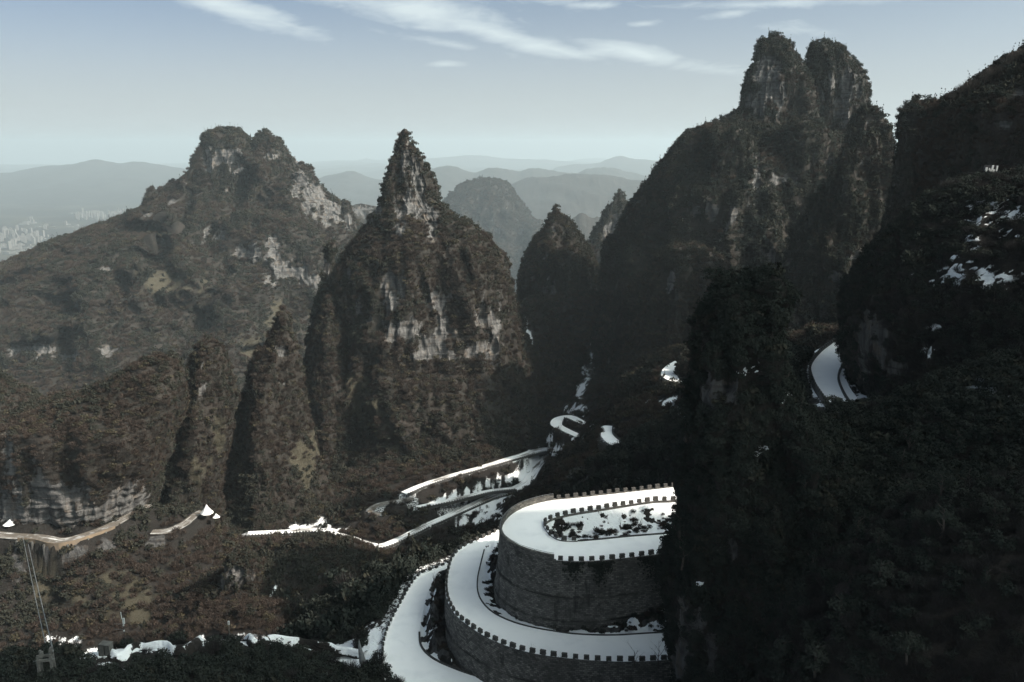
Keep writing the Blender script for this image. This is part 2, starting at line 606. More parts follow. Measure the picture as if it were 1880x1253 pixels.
def join(parts):
    V, Fc = [], []
    for v, f in parts:
        o = len(V)
        V += list(v)
        Fc += [tuple(i + o for i in q) for q in f]
    return np.array(V), np.array(Fc)


def proto_mesh(name, mat, V, Fc):
    return mesh_np(name, V, Fc, mat, smooth=False)


prng = np.random.default_rng(21)


def lobes_round(rng, k, flat=0.75):
    L = [(0, 0, 0.75, 0.72, flat)]
    for i in range(k):
        a = rng.random() * 6.28
        L.append((math.cos(a) * 0.5, math.sin(a) * 0.5, 0.45 + 0.75 * rng.random(), 0.30 + 0.25 * rng.random(), flat))
    return L


PROTO = bpy.data.collections.new('plant_prototypes')
PROTO_NAMES = []


def add_proto(me):
    o = bpy.data.objects.new('%02d_%s' % (len(PROTO_NAMES), me.name), me)
    PROTO.objects.link(o)
    PROTO_NAMES.append(me.name)


def cone_lobes(rng):
    return [(rng.normal() * .05, rng.normal() * .05, 0.25 + 0.30 * i, 0.62 * (1 - i / 6.2), 0.55) for i in range(6)]


# 0-3 evergreen, 4-6 brown, 7-8 olive, 9-10 conifer, 11-13 dark near evergreen, 14-15 tall bare
for i in range(4):
    add_proto(proto_mesh('evergreen_bush', M['green'], *join([leaf_cloud(prng, 95, lobes_round(prng, 4), 0.17)])))
for i in range(3):
    add_proto(proto_mesh('bare_bush', M['brown'], *join([twig_cloud(prng, 110, 1.0, 1.25, 0.035), leaf_cloud(prng, 26, lobes_round(prng, 3), 0.10)])))
for i in range(2):
    add_proto(proto_mesh('olive_bush', M['olive'], *join([leaf_cloud(prng, 80, lobes_round(prng, 4, 0.6), 0.15), twig_cloud(prng, 30, 0.9, 1.0, 0.03)])))
for i in range(2):
    add_proto(proto_mesh('conifer', M['green'], *join([leaf_cloud(prng, 110, cone_lobes(prng), 0.15, 0.1)])))
for i in range(3):
    add_proto(proto_mesh('dark_evergreen', M['shade'], *join([leaf_cloud(prng, 260, lobes_round(prng, 6), 0.095)])))
for i in range(2):
    add_proto(proto_mesh('leafless_bush', M['twig_dark'], *join([twig_cloud(prng, 230, 1.0, 1.5, 0.016)])))
EVER, BROWN, OLIVE, CONI, DARK, BARE = [0, 1, 2, 3], [4, 5, 6], [7, 8], [9, 10], [11, 12, 13], [14, 15]


def gn_tree():
    t = bpy.data.node_groups.new('wood_scatter', 'GeometryNodeTree')
    t.interface.new_socket('Geometry', in_out='INPUT', socket_type='NodeSocketGeometry')
    t.interface.new_socket('Geometry', in_out='OUTPUT', socket_type='NodeSocketGeometry')
    gi, go = t.nodes.new('NodeGroupInput'), t.nodes.new('NodeGroupOutput')
    ip = t.nodes.new('GeometryNodeInstanceOnPoints')
    ci = t.nodes.new('GeometryNodeCollectionInfo')
    ci.inputs['Collection'].default_value = PROTO
    ci.inputs['Separate Children'].default_value = True
    ci.inputs['Reset Children'].default_value = True

    def attr(nm, dt):
        a = t.nodes.new('GeometryNodeInputNamedAttribute')
        a.data_type = dt
        a.inputs[0].default_value = nm
        return [o for o in a.outputs if o.enabled and o.name == 'Attribute'][0]
    er = t.nodes.new('FunctionNodeEulerToRotation')
    L = t.links.new
    L(gi.outputs[0], ip.inputs['Points'])
    L(ci.outputs[0], ip.inputs['Instance'])
    ip.inputs['Pick Instance'].default_value = True
    L(attr('kind_index', 'INT'), ip.inputs['Instance Index'])
    L(attr('turn', 'FLOAT_VECTOR'), er.inputs[0])
    L(er.outputs[0], ip.inputs['Rotation'])
    L(attr('size', 'FLOAT_VECTOR'), ip.inputs['Scale'])
    L(ip.outputs[0], go.inputs[0])
    return t


GN = gn_tree()


def wood(name, pts, idx, rot, scl, label, cat='scrub'):
    me = bpy.data.meshes.new(name)
    me.vertices.add(len(pts))
    me.vertices.foreach_set('co', np.ascontiguousarray(pts, np.float32).ravel())
    for nm, dt, a, key in (('kind_index', 'INT', idx, 'value'), ('turn', 'FLOAT_VECTOR', rot, 'vector'), ('size', 'FLOAT_VECTOR', scl, 'vector')):
        at = me.attributes.new(nm, dt, 'POINT')
        at.data.foreach_set(key, np.ascontiguousarray(a, np.int32 if dt == 'INT' else np.float32).ravel())
    me.update()
    o = link(name, me)
    md = o.modifiers.new('scatter', 'NODES')
    md.node_group = GN
    tag(o, label, cat, kind='stuff')
    return o


NWOOD = [0]


def scatter(V, N, wrap, spacing, keep, mixw, size=(0.7, 1.25), seed=0, patch=60.0, mixw2=None, tall=1.0):
    """random plants over a grid surface; keep = per-vertex chance; returns arrays"""
    rng = np.random.default_rng(100 + seed)
    n, m = V.shape[:2]
    Fq = grid_faces(n, m, wrap)
    P = V.reshape(-1, 3)
    a, b, c, d = (P[Fq[:, i]] for i in range(4))
    area = 0.5 * np.linalg.norm(np.cross(c - a, d - b), axis=1)
    nn = N.reshape(-1, 3)[Fq[:, 0]]
    cen = (a + b + c + d) / 4
    facing = -(nn * cen).sum(1) / np.linalg.norm(cen, axis=1)
    px, py = proj(cen)
    infr = (px > -260) & (px < 2140) & (py < 1480) & (cen[:, 1] > 20)
    k = keep.reshape(-1)[Fq[:, 0]]
    sp = spacing if np.isscalar(spacing) else spacing.reshape(-1)[Fq[:, 0]]
    ex = area / sp ** 2 * np.clip(k, 0, 1) * (facing > -0.30) * infr
    cnt = rng.poisson(ex)
    f = np.repeat(np.arange(len(Fq)), cnt)
    if len(f) == 0:
        return None
    u, v = rng.random(len(f))[:, None], rng.random(len(f))[:, None]
    pos = (a[f] * (1 - u) + b[f] * u) * (1 - v) + (d[f] * (1 - u) + c[f] * u) * v
    spf = np.full(len(f), spacing) if np.isscalar(spacing) else sp[f]
    s = spf * (size[0] + (size[1] - size[0]) * rng.random(len(f)) ** 1.6)
    kinds, ws = [], []
    for kk, w in mixw:
        for q in kk:
            kinds.append(q); ws.append(w / len(kk))
    kinds, ws = np.array(kinds), np.array(ws)
    # woods grow in patches: bias evergreen against bare by slow noise
    pn = fbm(pos, patch, 3, off=seed * 1.7)
    ever = np.isin(kinds, EVER + CONI + DARK)
    W = ws[None, :] * np.where(ever[None, :], np.exp(2.4 * pn)[:, None], np.exp(-2.4 * pn)[:, None])
    W /= W.sum(1, keepdims=True)
    idx = kinds[np.clip((np.cumsum(W, 1) < rng.random(len(f))[:, None]).sum(1), 0, len(kinds) - 1)]
    rot = np.stack([rng.normal(0, .12, len(f)), rng.normal(0, .12, len(f)), rng.random(len(f)) * 6.28], 1)
    sc = np.stack([s, s, s * tall * (0.8 + 0.5 * rng.random(len(f)))], 1)
    con = np.isin(idx, CONI)
    sc[con] *= np.array([0.8, 0.8, 1.35])
    pos = pos - nn[f] * (s * 0.12)[:, None]
    pos[:, 2] -= s * 0.22
    NWOOD[0] += len(f)
    return pos, idx, rot, sc


# ------------------------------------------------------------------ mountains
MASS = []      # scattered plants kept until the end


def ellmask(V, ells, soft=0.35, warp=14.0, st=(1, 1, 3.0), amp=1.15, off=0.0, bias=-0.10):
    """mask of bare places: blobs round points given where they lie on the slope"""
    px, py = proj(V)
    m = np.full(px.shape, -9.0)
    for e in ells:
        x, y, rx, ry = e[:4]
        an = math.radians(e[4]) if len(e) > 4 else 0
        dx, dy = px - x, py - y
        ux, uy = dx * math.cos(an) + dy * math.sin(an), -dx * math.sin(an) + dy * math.cos(an)
        m = np.maximum(m, 1 - np.sqrt((ux / rx) ** 2 + (uy / ry) ** 2))
    m = m * 0.8 + amp * fbm(V, warp, 5, st, off=off, gain=0.65) + bias
    return sstep(m, 0.0, soft)


def loft(name, D, rows, kf=1.0, kb=1.0, n=2.2, nphi=240, nz=200, rib=(8, 45), mid=(3, 14), rocks=(), snows=(), grasses=(), autorock=0.10,
         spacing=4.2, mixw=None, seed=0, mat='mountain', label=None, keepfac=1.0, size=(0.7, 1.25), st=(1, 1, 4), flute=1.2, front=0.72, warp=14.0, tall=1.0, lean=0.0, carve=(), rockbias=-0.10, snowwarp=1.7):
    kmul = np.array([r[3] if len(r) > 3 else 1.0 for r in rows], float)
    rows = np.asarray([r[:3] for r in rows], float)
    c3 = PY((rows[:, 1] + rows[:, 2]) / 2, rows[:, 0], D)
    zl, xl, xr = c3[:, 2], PY(rows[:, 1], rows[:, 0], D)[:, 0], PY(rows[:, 2], rows[:, 0], D)[:, 0]
    hw = (xr - xl) / 2
    q = np.stack([zl, xl, xr, kmul], 1)
    q = np.vstack([[zl[0] + hw[0] * 0.12, c3[0, 0], c3[0, 0], kmul[0]], q])
    s = np.r_[0, np.cumsum(np.hypot(np.diff(q[:, 0]), np.diff((q[:, 2] - q[:, 1]) / 2)))]
    u = np.linspace(0, s[-1], nz)
    z, a, b, km = (np.interp(u, s, q[:, i]) for i in range(4))
    ker = np.hanning(9); ker /= ker.sum()
    sm = lambda t: np.r_[t[:1], np.convolve(np.pad(t, 4, 'edge'), ker, 'valid')[1:]]
    z, a, b, km = sm(z), sm(a), sm(b), sm(km)
    xc, h = (a + b) / 2, np.maximum((b - a) / 2, 0.02)
    if mixw:        # the outline traced from the photograph is that of the scrub, the ground lies inside it
        h = h - np.minimum(0.28 * h, (0.55 * spacing + 0.13 * rib[0]) * {'rock_tower': 0.35, 'crag': 0.55}.get(name, 1.0))
    nf = int(nphi * front)
    phi = np.r_[np.linspace(math.pi, 2 * math.pi, nf, endpoint=False), np.linspace(0, math.pi, nphi - nf, endpoint=False)]
    cs, sn = np.cos(phi), np.sin(phi)
    ex = 2.0 / n
    ux = np.sign(cs) * np.abs(cs) ** ex
    uy = np.sign(sn) * np.abs(sn) ** ex
    kk = np.where(uy < 0, kf, kb)
    V = np.stack([xc[:, None] + h[:, None] * ux[None], D + lean * (z - z[0])[:, None] + h[:, None] * (uy * kk)[None] * np.where(uy < 0, 1.0, 0.0)[None] * km[:, None] + h[:, None] * (uy * kk)[None] * np.where(uy < 0, 0.0, 1.0)[None], np.repeat(z[:, None], nphi, 1)], -1)
    N = grid_normals(V, True)
    out = np.stack([np.repeat(cs[None], nz, 0), np.repeat(sn[None], nz, 0), 0 * V[..., 2]], -1)
    if (N * out).sum() < 0:
        N = -N
    lim = 0.55 * h[:, None]
    if rib[0]:
        r = ridged(V, rib[1], 3, st, off=seed * 3.3 + .5)
        dsp = rib[0] * (r - 0.62) * 2.2
        sil = 0.35 + 0.65 * np.abs(sn)[None]
        V = V + out * np.clip(dsp * sil, -lim, lim)[..., None]
        N = grid_normals(V, True)
        if (N * out).sum() < 0:
            N = -N
    if len(carve):
        px, py = proj(V)
        for line, wd, dep in carve:
            q = pl(line, 40)
            dm = np.full(px.shape, 1e9)
            for (x, y) in q:
                dm = np.minimum(dm, np.hypot((px - x), (py - y) * 0.8))
            wob = 1 + 0.5 * fbm(V, 40, 3, off=seed + 8)
            V = V - N * (dep * wob * np.exp(-(dm / wd) ** 2) * (V[..., 1] < D + 5))[..., None]
        N = grid_normals(V, True)
        if (N * out).sum() < 0:
            N = -N
    steep = 1 - np.clip(N[..., 2], 0, 1)
    rock = ellmask(V, rocks, warp=warp, off=seed, bias=rockbias) if len(rocks) else np.zeros(V.shape[:2])
    if autorock:
        ar = steep - 1.0 + autorock + 0.30 * fbm(V, warp * 1.2, 4, (1, 1, 3), off=seed + 9.1)
        rock = np.maximum(rock, sstep(ar, 0.12, 0.30))
    rock[:2] = 0
    snow = ellmask(V, snows, warp=snowwarp, st=(1, 1, .45), amp=1.6, soft=0.9, off=seed + 3, bias=0.12) if len(snows) else np.zeros(V.shape[:2])
    gras = ellmask(V, grasses, warp=20, off=seed + 5) if len(grasses) else np.zeros(V.shape[:2])
    d = mid[0] * fbm(V, mid[1], 4, (1, 1, 1.3), off=seed + 2) * (1 - 0.5 * rock)
    fl = flute * (ridged(V, 6, 3, (1, 1, 5), off=seed) - 0.6) * 1.8 + flute * 0.7 * fbm(V, 2.2, 2, (8, 8, 1), off=seed + 4)
    d = d + rock * fl - rock * flute * 0.8
    V = V + N * np.clip(d, -lim, lim)[..., None]
    N = grid_normals(V, True)
    if (N * out).sum() < 0:
        N = -N
    faces = grid_faces(nz, nphi, True)[:, ::-1]
    me = mesh_np(name, V.reshape(-1, 3), faces, M[mat], True, {'rock': rock, 'snow': snow, 'grass': gras})
    o = link(name, me)
    tag(o, kind='structure')
    if label:
        o['label'] = label
    if mixw:
        # plants go where the rock and snow are not; steep walls hold fewer
        nb = fbm(V, spacing * 2.0, 2, off=seed + 7)
        keep = (1 - sstep(rock - 0.25 * nb, 0.25, 0.75)) * (1 - 0.92 * sstep(snow, 0.3, 0.6)) * (1 - 0.75 * gras) * keepfac * (0.88 + 0.3 * nb)
        r = scatter(V, N, True, spacing * 0.8, keep, mixw, (size[0] * 1.12, size[1] * 1.15), seed, tall=tall)
        if r:
            MASS.append((name, r))
    return V, N


MIX_SUN = [(EVER, 0.27), (BROWN, 0.57), (OLIVE, 0.10), (CONI, 0.06)]
MIX_BROWN = [(EVER, 0.22), (BROWN, 0.64), (OLIVE, 0.12), (CONI, 0.02)]
MIX_GREEN = [(EVER, 0.55), (BROWN, 0.22), (OLIVE, 0.08), (CONI, 0.15)]
MIX_DARK = [(EVER, 0.40), (DARK, 0.30), (BROWN, 0.12), (CONI, 0.18)]
MIX_NEAR = [(DARK, 0.84), (BARE, 0.08), (EVER, 0.08)]

# --- far plain, hills
def far_plain():
    nt, nr = 300, 210
    th = np.linspace(math.radians(-48), math.radians(48), nt)
    r = np.geomspace(1500, 52000, nr)
    R, TH = np.meshgrid(r, th, indexing='ij')
    X, Y = R * np.sin(TH), R * np.cos(TH)
    V = np.stack([X, Y, 0 * X], -1)
    h = np.clip(ridged(V, 5200, 5, off=2.2) - 0.45, 0, 1) ** 1.3
    azd = np.degrees(TH)
    open_ = sstep(azd, -17, -8)          # the wide valley with the city lies to the left
    amp = 620 * open_ * sstep(R, 3000, 7000) + 70
    V[..., 2] = -1000 + amp * h + 25 * fbm(V, 900, 4)
    rock = sstep(fbm(V, 420, 3), 0.25, 0.5) * 0.3 + sstep(fbm(V, 1500, 4, off=4), 0.15, 0.4) * 0.25
    me = mesh_np('ground', V.reshape(-1, 3), grid_faces(nr, nt), M['mountain_far'], True, {'rock': rock, 'snow': 0 * rock, 'grass': sstep(fbm(V, 800, 3, off=7), 0, .3)})
    tag(link('ground', me), kind='structure')


def far_ridge(pts, D, wf, wb, zb=-1000, amp=0.12, seed=0, name='hills'):
    p = pl(pts, 220)
    top = PY(p[:, 0], p[:, 1], D)
    t = np.linspace(-1, 1, 61)
    T, I = np.meshgrid(t, np.arange(len(p)), indexing='ij')
    w = np.where(T < 0, wf, wb)
    endf = np.clip(np.minimum(I, len(p) - 1 - I) / 12.0, 0, 1)
    V = np.stack([top[I, 0], D + T * w, zb + 0 * T], -1)
    hh = (top[I, 2] - zb)
    prof = (1 - np.abs(T)) ** 1.15
    nz = ridged(V, wf * 0.35, 4, off=seed) - 0.6
    V[..., 2] = zb - 5 + hh * endf * (prof + amp * 2.2 * nz * np.abs(T) * (1 - np.abs(T)) * 4 * .5) + hh * (0.035 + amp * 0.10) * fbm(V, wf * .07, 5, off=seed) * endf
    rock = sstep(fbm(V, wf * .06, 3, off=seed + 2), 0.2, 0.5) * 0.4
    me = mesh_np(name, V.reshape(-1, 3), grid_faces(*T.shape), M['mountain_far'], True, {'rock': rock, 'snow': 0 * rock, 'grass': 0 * rock})
    tag(link(name, me), kind='structure')


far_plain()
far_ridge([(-300, 322), (-60, 318), (30, 316), (70, 306), (130, 302), (180, 293), (215, 299), (250, 297), (300, 303), (345, 312), (400, 322), (480, 330)], 21000, 6000, 6000, seed=1)
far_ridge([(520, 335), (575, 330), (600, 323), (645, 314), (680, 326), (720, 332), (780, 336)], 17000, 4000, 4000, seed=2)
far_ridge([(740, 322), (780, 312), (830, 306), (870, 316), (910, 307), (950, 313), (985, 309), (1030, 316), (1090, 322), (1150, 326)], 15000, 3500, 3500, seed=3)
far_ridge([(1000, 312), (1050, 302), (1095, 300), (1132, 287), (1170, 292), (1230, 296), (1350, 292)], 26000, 6000, 5000, seed=4)
far_ridge([(700, 296), (800, 290), (870, 285), (930, 291), (1010, 294), (1080, 299), (1200, 300)], 38000, 6000, 6000, seed=5)
far_ridge([(1035, 330), (1075, 312), (1110, 306), (1150, 315), (1185, 322), (1260, 330)], 16500, 3500, 3500, seed=8)
far_ridge([(900, 352), (960, 330), (1010, 322), (1060, 318), (1110, 321), (1160, 328), (1250, 335)], 10500, 3600, 3000, amp=.2, seed=6)
far_ridge([(1000, 415), (1040, 400), (1075, 391), (1105, 402), (1150, 415), (1230, 420)], 5200, 1200, 1200, amp=.2, seed=7)
loft('mountain', 5600, [(333, 872, 905), (340, 845, 935), (362, 822, 948), (372, 815, 962), (395, 805, 978), (420, 795, 1000), (450, 780, 1020), (520, 740, 1060), (640, 660, 1120), (760, 600, 1180)],
     0.9, 0.9, rib=(120, 330), mid=(34, 80), nphi=220, nz=170, seed=31, mat='mountain_far', autorock=0.16, flute=8, warp=60, spacing=13, mixw=MIX_SUN, size=(.6, 1.1))
loft('cliff_ridge', 2800, [(378, 640, 690), (390, 630, 730), (410, 610, 740), (470, 560, 760), (560, 540, 800)], 0.6, 0.6, rib=(10, 60), mid=(5, 30), nphi=100, nz=60, seed=32, mat='mountain_far', rocks=[(660, 388, 40, 14)], flute=4)

# --- the big left mountain
LMR = [(405, 290, 40, 22), (428, 300, 14, 28), (385, 300, 14, 22), (490, 287, 24, 12), (545, 330, 20, 34), (572, 362, 46, 34, 38), (610, 390, 40, 26, 38), (637, 402, 14, 24),
       (400, 437, 34, 16), (445, 462, 40, 18), (470, 470, 34, 20), (520, 500, 46, 24), (550, 505, 26, 26), (580, 515, 24, 20), (500, 455, 20, 34), (320, 372, 12, 10), (352, 378, 10, 8), (270, 395, 10, 14),
       (40, 640, 30, 8), (85, 645, 30, 14), (125, 655, 30, 12), (200, 645, 20, 12), (60, 560, 14, 5), (165, 447, 14, 9), (195, 495, 10, 6)]
loft('mountain', 1750, [(240, 405, 425), (246, 385, 445), (252, 375, 462), (262, 372, 478), (285, 368, 540), (310, 345, 570), (345, 300, 600), (385, 262, 640), (405, 205, 655), (425, 150, 672), (487, 5, 720), (560, -120, 780), (650, -240, 860), (760, -330, 960), (900, -420, 1100), (1000, -480, 1180)],
     1.0, 0.8, n=1.8, nphi=400, nz=270, rib=(40, 130), mid=(8, 42), rocks=LMR, rockbias=0.06, grasses=[(520, 590, 50, 40), (470, 640, 40, 30), (300, 520, 80, 30)], autorock=0.02, spacing=6.2, mixw=MIX_SUN, seed=1, flute=4.5, st=(1, 1, 2.6), warp=26,
     size=(0.6, 1.2), carve=[([(462, 262), (450, 320), (430, 380), (405, 440)], 13, 30), ([(530, 290), (500, 350), (470, 410), (440, 450)], 16, 38), ([(505, 340), (490, 400)], 9, -16), ([(350, 330), (330, 400), (290, 470)], 14, 24), ([(300, 400), (260, 480), (200, 560)], 16, 20), ([(590, 430), (560, 480)], 12, 20), ([(420, 480), (380, 560), (330, 640)], 18, 26), ([(240, 560), (200, 640)], 14, 18), ([(140, 560), (110, 650)], 14, 18), ([(560, 540), (500, 620), (450, 660)], 16, 20)])
loft('summit_crag', 1735, [(243, 478, 495), (250, 470, 505), (262, 464, 518), (285, 460, 535), (330, 450, 560), (400, 440, 600)], 0.8, .8, nphi=130, nz=80, rib=(8, 40), rocks=[(490, 287, 24, 10)], spacing=5.5, mixw=MIX_GREEN, seed=2)
loft('summit_crag', 1720, [(238, 395, 430), (246, 374, 448), (265, 370, 462), (300, 366, 470), (360, 340, 480), (420, 330, 500)], 0.8, .8, n=2.8, nphi=140, nz=90, rib=(8, 40), rocks=LMR[:3], spacing=5.5, mixw=MIX_GREEN, seed=3, flute=3)
loft('rock_needle', 1690, [(372, 630, 640), (380, 624, 646), (400, 620, 652), (450, 612, 670), (500, 600, 690)], 0.9, .9, nphi=70, nz=60, rib=(3, 25), rocks=[(638, 405, 12, 24)], spacing=5, mixw=MIX_GREEN, seed=4)
loft('rock_needle', 1700, [(344, 276, 286), (352, 270, 292), (370, 262, 302), (400, 250, 330), (440, 230, 350)], 0.9, .9, nphi=70, nz=50, rib=(3, 25), spacing=5, mixw=MIX_GREEN, seed=5)
loft('mountain_spur', 1560, [(395, 425, 520), (425, 380, 580), (470, 350, 640), (540, 320, 680), (640, 280, 740), (760, 240, 800)], 0.55, .8, nphi=240, nz=150, rib=(14, 80), mid=(6, 36), rocks=LMR[8:15], grasses=[(520, 590, 50, 40)], autorock=0.0, spacing=6.0, mixw=MIX_SUN, seed=6, flute=4.5, warp=24)

# --- the pinnacle in the middle
CPR = [(748, 268, 11, 22), (758, 320, 28, 34), (772, 345, 26, 30), (764, 385, 40, 34), (738, 410, 15, 26), (790, 395, 24, 30), (792, 430, 8, 20), (690, 385, 12, 20),
       (722, 530, 26, 40), (738, 515, 16, 26), (660, 560, 12, 34), (672, 585, 10, 20), (640, 505, 8, 16), (745, 610, 34, 26), (800, 550, 34, 26), (806, 640, 34, 26), (830, 610, 26, 46), (875, 640, 34, 22), (905, 610, 20, 46), (880, 585, 14, 40), (780, 655, 60, 9), (850, 655, 60, 8), (918, 560, 12, 24), (640, 875, 22, 16)]
CPG = [(670, 740, 30, 70, -25), (710, 800, 24, 60, -30), (740, 850, 24, 40, -30), (982, 775, 20, 28)]
loft('pinnacle', 760, [(237, 735, 750), (243, 731, 755), (258, 725, 757), (265, 720, 762), (285, 711, 778), (312, 703, 791), (345, 696, 802), (370, 690, 813), (400, 672, 838), (412, 662, 872), (440, 645, 902), (480, 622, 938), (520, 600, 946), (560, 578, 950), (600, 562, 958), (650, 562, 982, 1.02), (668, 562, 988, 1.12), (720, 560, 1002, 1.3), (790, 556, 1020, 1.5), (880, 530, 1030, 1.6), (980, 440, 1060, 1.6)],
     0.8, 0.8, n=1.85, carve=[([(700, 690), (735, 790), (790, 870)], 12, -7), ([(655, 720), (640, 860)], 13, 7), ([(575, 640), (545, 800)], 10, 7), ([(860, 690), (880, 840)], 12, 5), ([(930, 690), (960, 800)], 12, -6), ([(600, 600), (590, 760)], 9, -5), ([(845, 460), (880, 560), (905, 640)], 7, 6), ([(690, 500), (660, 600)], 8, 5)], nphi=390, nz=320, rib=(12, 48), mid=(2.6, 13), rocks=CPR, grasses=CPG, autorock=0.06, spacing=3.5, mixw=MIX_BROWN, seed=11, flute=1.8, warp=15)
loft('mountain_buttress', 722, [(548, 594, 618), (575, 584, 632), (610, 572, 648), (660, 556, 676), (720, 540, 708), (800, 518, 748), (880, 498, 785), (980, 480, 810)], 1.25, 0.8, n=1.35, nphi=170, nz=150, rib=(5, 26), mid=(2.2, 11), rocks=[(660, 565, 12, 26), (640, 878, 26, 16)], grasses=CPG, spacing=3.2, mixw=MIX_SUN, seed=10)
loft('rock_pillar', 745, [(444, 600, 610), (452, 595, 615), (466, 593, 617), (500, 588, 620), (560, 575, 640), (640, 560, 660)], 0.9, 0.9, nphi=70, nz=70, rib=(2, 14), rocks=[(600, 490, 10, 18)], spacing=3.2, mixw=MIX_DARK, seed=12)

# --- spurs below and left of it
loft('spur_peak', 600, [(569, 512, 524), (577, 504, 532), (596, 494, 542), (625, 482, 552), (680, 452, 562), (740, 432, 568), (800, 415, 580), (860, 400, 600), (920, 385, 630), (990, 360, 660), (1060, 350, 690)],
     1.25, 1.0, n=1.25, nphi=220, nz=200, rib=(5, 32), mid=(2.2, 11), rocks=[(520, 645, 16, 12), (515, 705, 16, 12), (640, 880, 24, 14)], grasses=[(560, 860, 26, 60), (590, 800, 20, 40)], spacing=3.0, mixw=MIX_SUN, seed=13)
loft('spur_peak', 545, [(621, 372, 388), (630, 362, 402), (655, 350, 418), (690, 335, 436), (740, 322, 440), (800, 305, 432), (860, 292, 420), (900, 284, 412), (950, 270, 420), (1000, 250, 440), (1060, 240, 460)],
     1.35, 1.0, n=1.25, nphi=180, nz=180, rib=(3.5, 26), mid=(2.0, 10), rocks=[(305, 950, 34, 24), (340, 945, 30, 22)], grasses=[(370, 860, 30, 40), (400, 800, 16, 40)], spacing=2.8, mixw=MIX_SUN, seed=14)
HR = [(70, 940, 80, 60), (130, 950, 100, 52), (190, 940, 70, 44), (240, 920, 46, 30), (110, 915, 60, 30), (20, 850, 14, 60)]
loft('forested_hill', 476, [(658, 280, 318), (668, 252, 330), (688, 215, 338), (718, 165, 338), (740, 100, 332), (760, 20, 326), (800, 0, 312), (850, 5, 298), (900, 14, 285), (930, 14, 278), (985, 8, 272), (1040, 0, 270)],
     0.95, 0.9, n=3.2, nphi=220, nz=200, rib=(4, 34), mid=(2.2, 11), rocks=HR, autorock=0.0, spacing=2.8, mixw=MIX_SUN, seed=15, flute=2.0, warp=10, rockbias=0.10)
loft('forested_hill', 560, [(695, -80, 0), (710, -120, 20), (740, -160, 60), (800, -200, 120), (900, -260, 160), (1000, -300, 180)], 0.7, 0.8, nphi=100, nz=90, rib=(5, 34), rocks=[(10, 830, 20, 40)], spacing=3.2, mixw=MIX_BROWN, seed=16)
loft('rock_outcrop', 395, [(1022, 425, 465), (1030, 410, 480), (1050, 402, 490), (1080, 400, 480), (1120, 405, 470), (1180, 400, 470)], 0.8, 0.8, n=2.8, nphi=90, nz=60, rib=(2, 14), mid=(1, 6), rocks=[(432, 1052, 34, 24), (410, 1080, 14, 26)], spacing=2.4, mixw=MIX_SUN, seed=17, warp=6)

# --- small pinnacle, far needle
loft('pinnacle', 930, [(383, 1015, 1027), (390, 1007, 1037), (404, 1000, 1050), (425, 990, 1062), (445, 976, 1074), (470, 960, 1090), (500, 950, 1103), (560, 945, 1112), (640, 950, 1105), (720, 965, 1090), (800, 970, 1090)],
     0.95, 0.9, nphi=220, nz=200, rib=(8, 36), mid=(2.4, 12), rocks=[(1020, 425, 8, 16), (1005, 555, 22, 34), (1045, 590, 34, 18), (1070, 560, 14, 34)], spacing=3.4, mixw=MIX_GREEN, seed=18, warp=12, flute=2)
loft('pinnacle', 1450, [(354, 1133, 1143), (362, 1125, 1150), (380, 1113, 1158), (410, 1096, 1166), (440, 1080, 1175), (480, 1050, 1200), (560, 1000, 1250)], 0.9, 0.9, nphi=110, nz=90, rib=(5, 30), rocks=[(1112, 432, 16, 26, 20), (1128, 405, 14, 24, 20)], spacing=5, mixw=MIX_GREEN, seed=19, flute=2.5)

# --- the right massif with its two heads
loft('rock_tower', 790, [(64, 1412, 1426), (71, 1401, 1450), (82, 1394, 1458), (100, 1388, 1466), (150, 1368, 1490), (200, 1359, 1498), (260, 1350, 1515), (350, 1335, 1540)], 0.8, 0.8, n=2.1, nphi=200, nz=150, rib=(7, 26), mid=(2, 10),
     rocks=[(1400, 150, 30, 50), (1390, 190, 30, 36), (1430, 190, 20, 50), (1420, 120, 20, 30)], spacing=3.2, mixw=MIX_DARK, seed=20, flute=2.2, warp=12)
loft('rock_tower', 800, [(77, 1498, 1520), (85, 1488, 1540), (102, 1484, 1562), (125, 1481, 1580), (150, 1480, 1590), (200, 1488, 1596), (260, 1490, 1602), (350, 1480, 1620)], 0.8, 0.8, n=2.1, nphi=200, nz=150, rib=(7, 26), mid=(2, 10),
     rocks=[(1500, 170, 20, 40), (1560, 170, 24, 46), (1545, 200, 24, 30), (1530, 150, 20, 30)], spacing=3.2, mixw=MIX_DARK, seed=21, flute=2.2, warp=12)
RMR = [(1390, 300, 7, 40), (1388, 340, 6, 26), (1325, 310, 10, 12), (1300, 390, 40, 14), (1335, 420, 16, 30), (1345, 395, 8, 24), (1450, 330, 40, 14), (1515, 300, 10, 16), (1375, 375, 16, 10), (1330, 440, 12, 18), (1560, 215, 12, 16)]
loft('mountain', 780, [(226, 1292, 1335), (237, 1277, 1420), (255, 1255, 1560), (303, 1212, 1640), (353, 1174, 1700), (410, 1138, 1720), (460, 1106, 1730), (560, 1096, 1750), (650, 1086, 1760), (760, 1050, 1780), (860, 1000, 1800)],
     0.8, 0.8, nphi=330, nz=240, rib=(13, 48), mid=(3, 15), rocks=RMR, spacing=3.5, mixw=MIX_DARK, seed=22, warp=14, flute=2)
loft('mountain_shoulder', 785, [(199, 1357, 1368), (208, 1345, 1385), (222, 1318, 1410), (250, 1290, 1430), (300, 1280, 1440)], 0.8, 0.8, nphi=80, nz=50, rib=(3, 20), rocks=[(1370, 225, 8, 14)], spacing=3.2, mixw=MIX_DARK, seed=33)
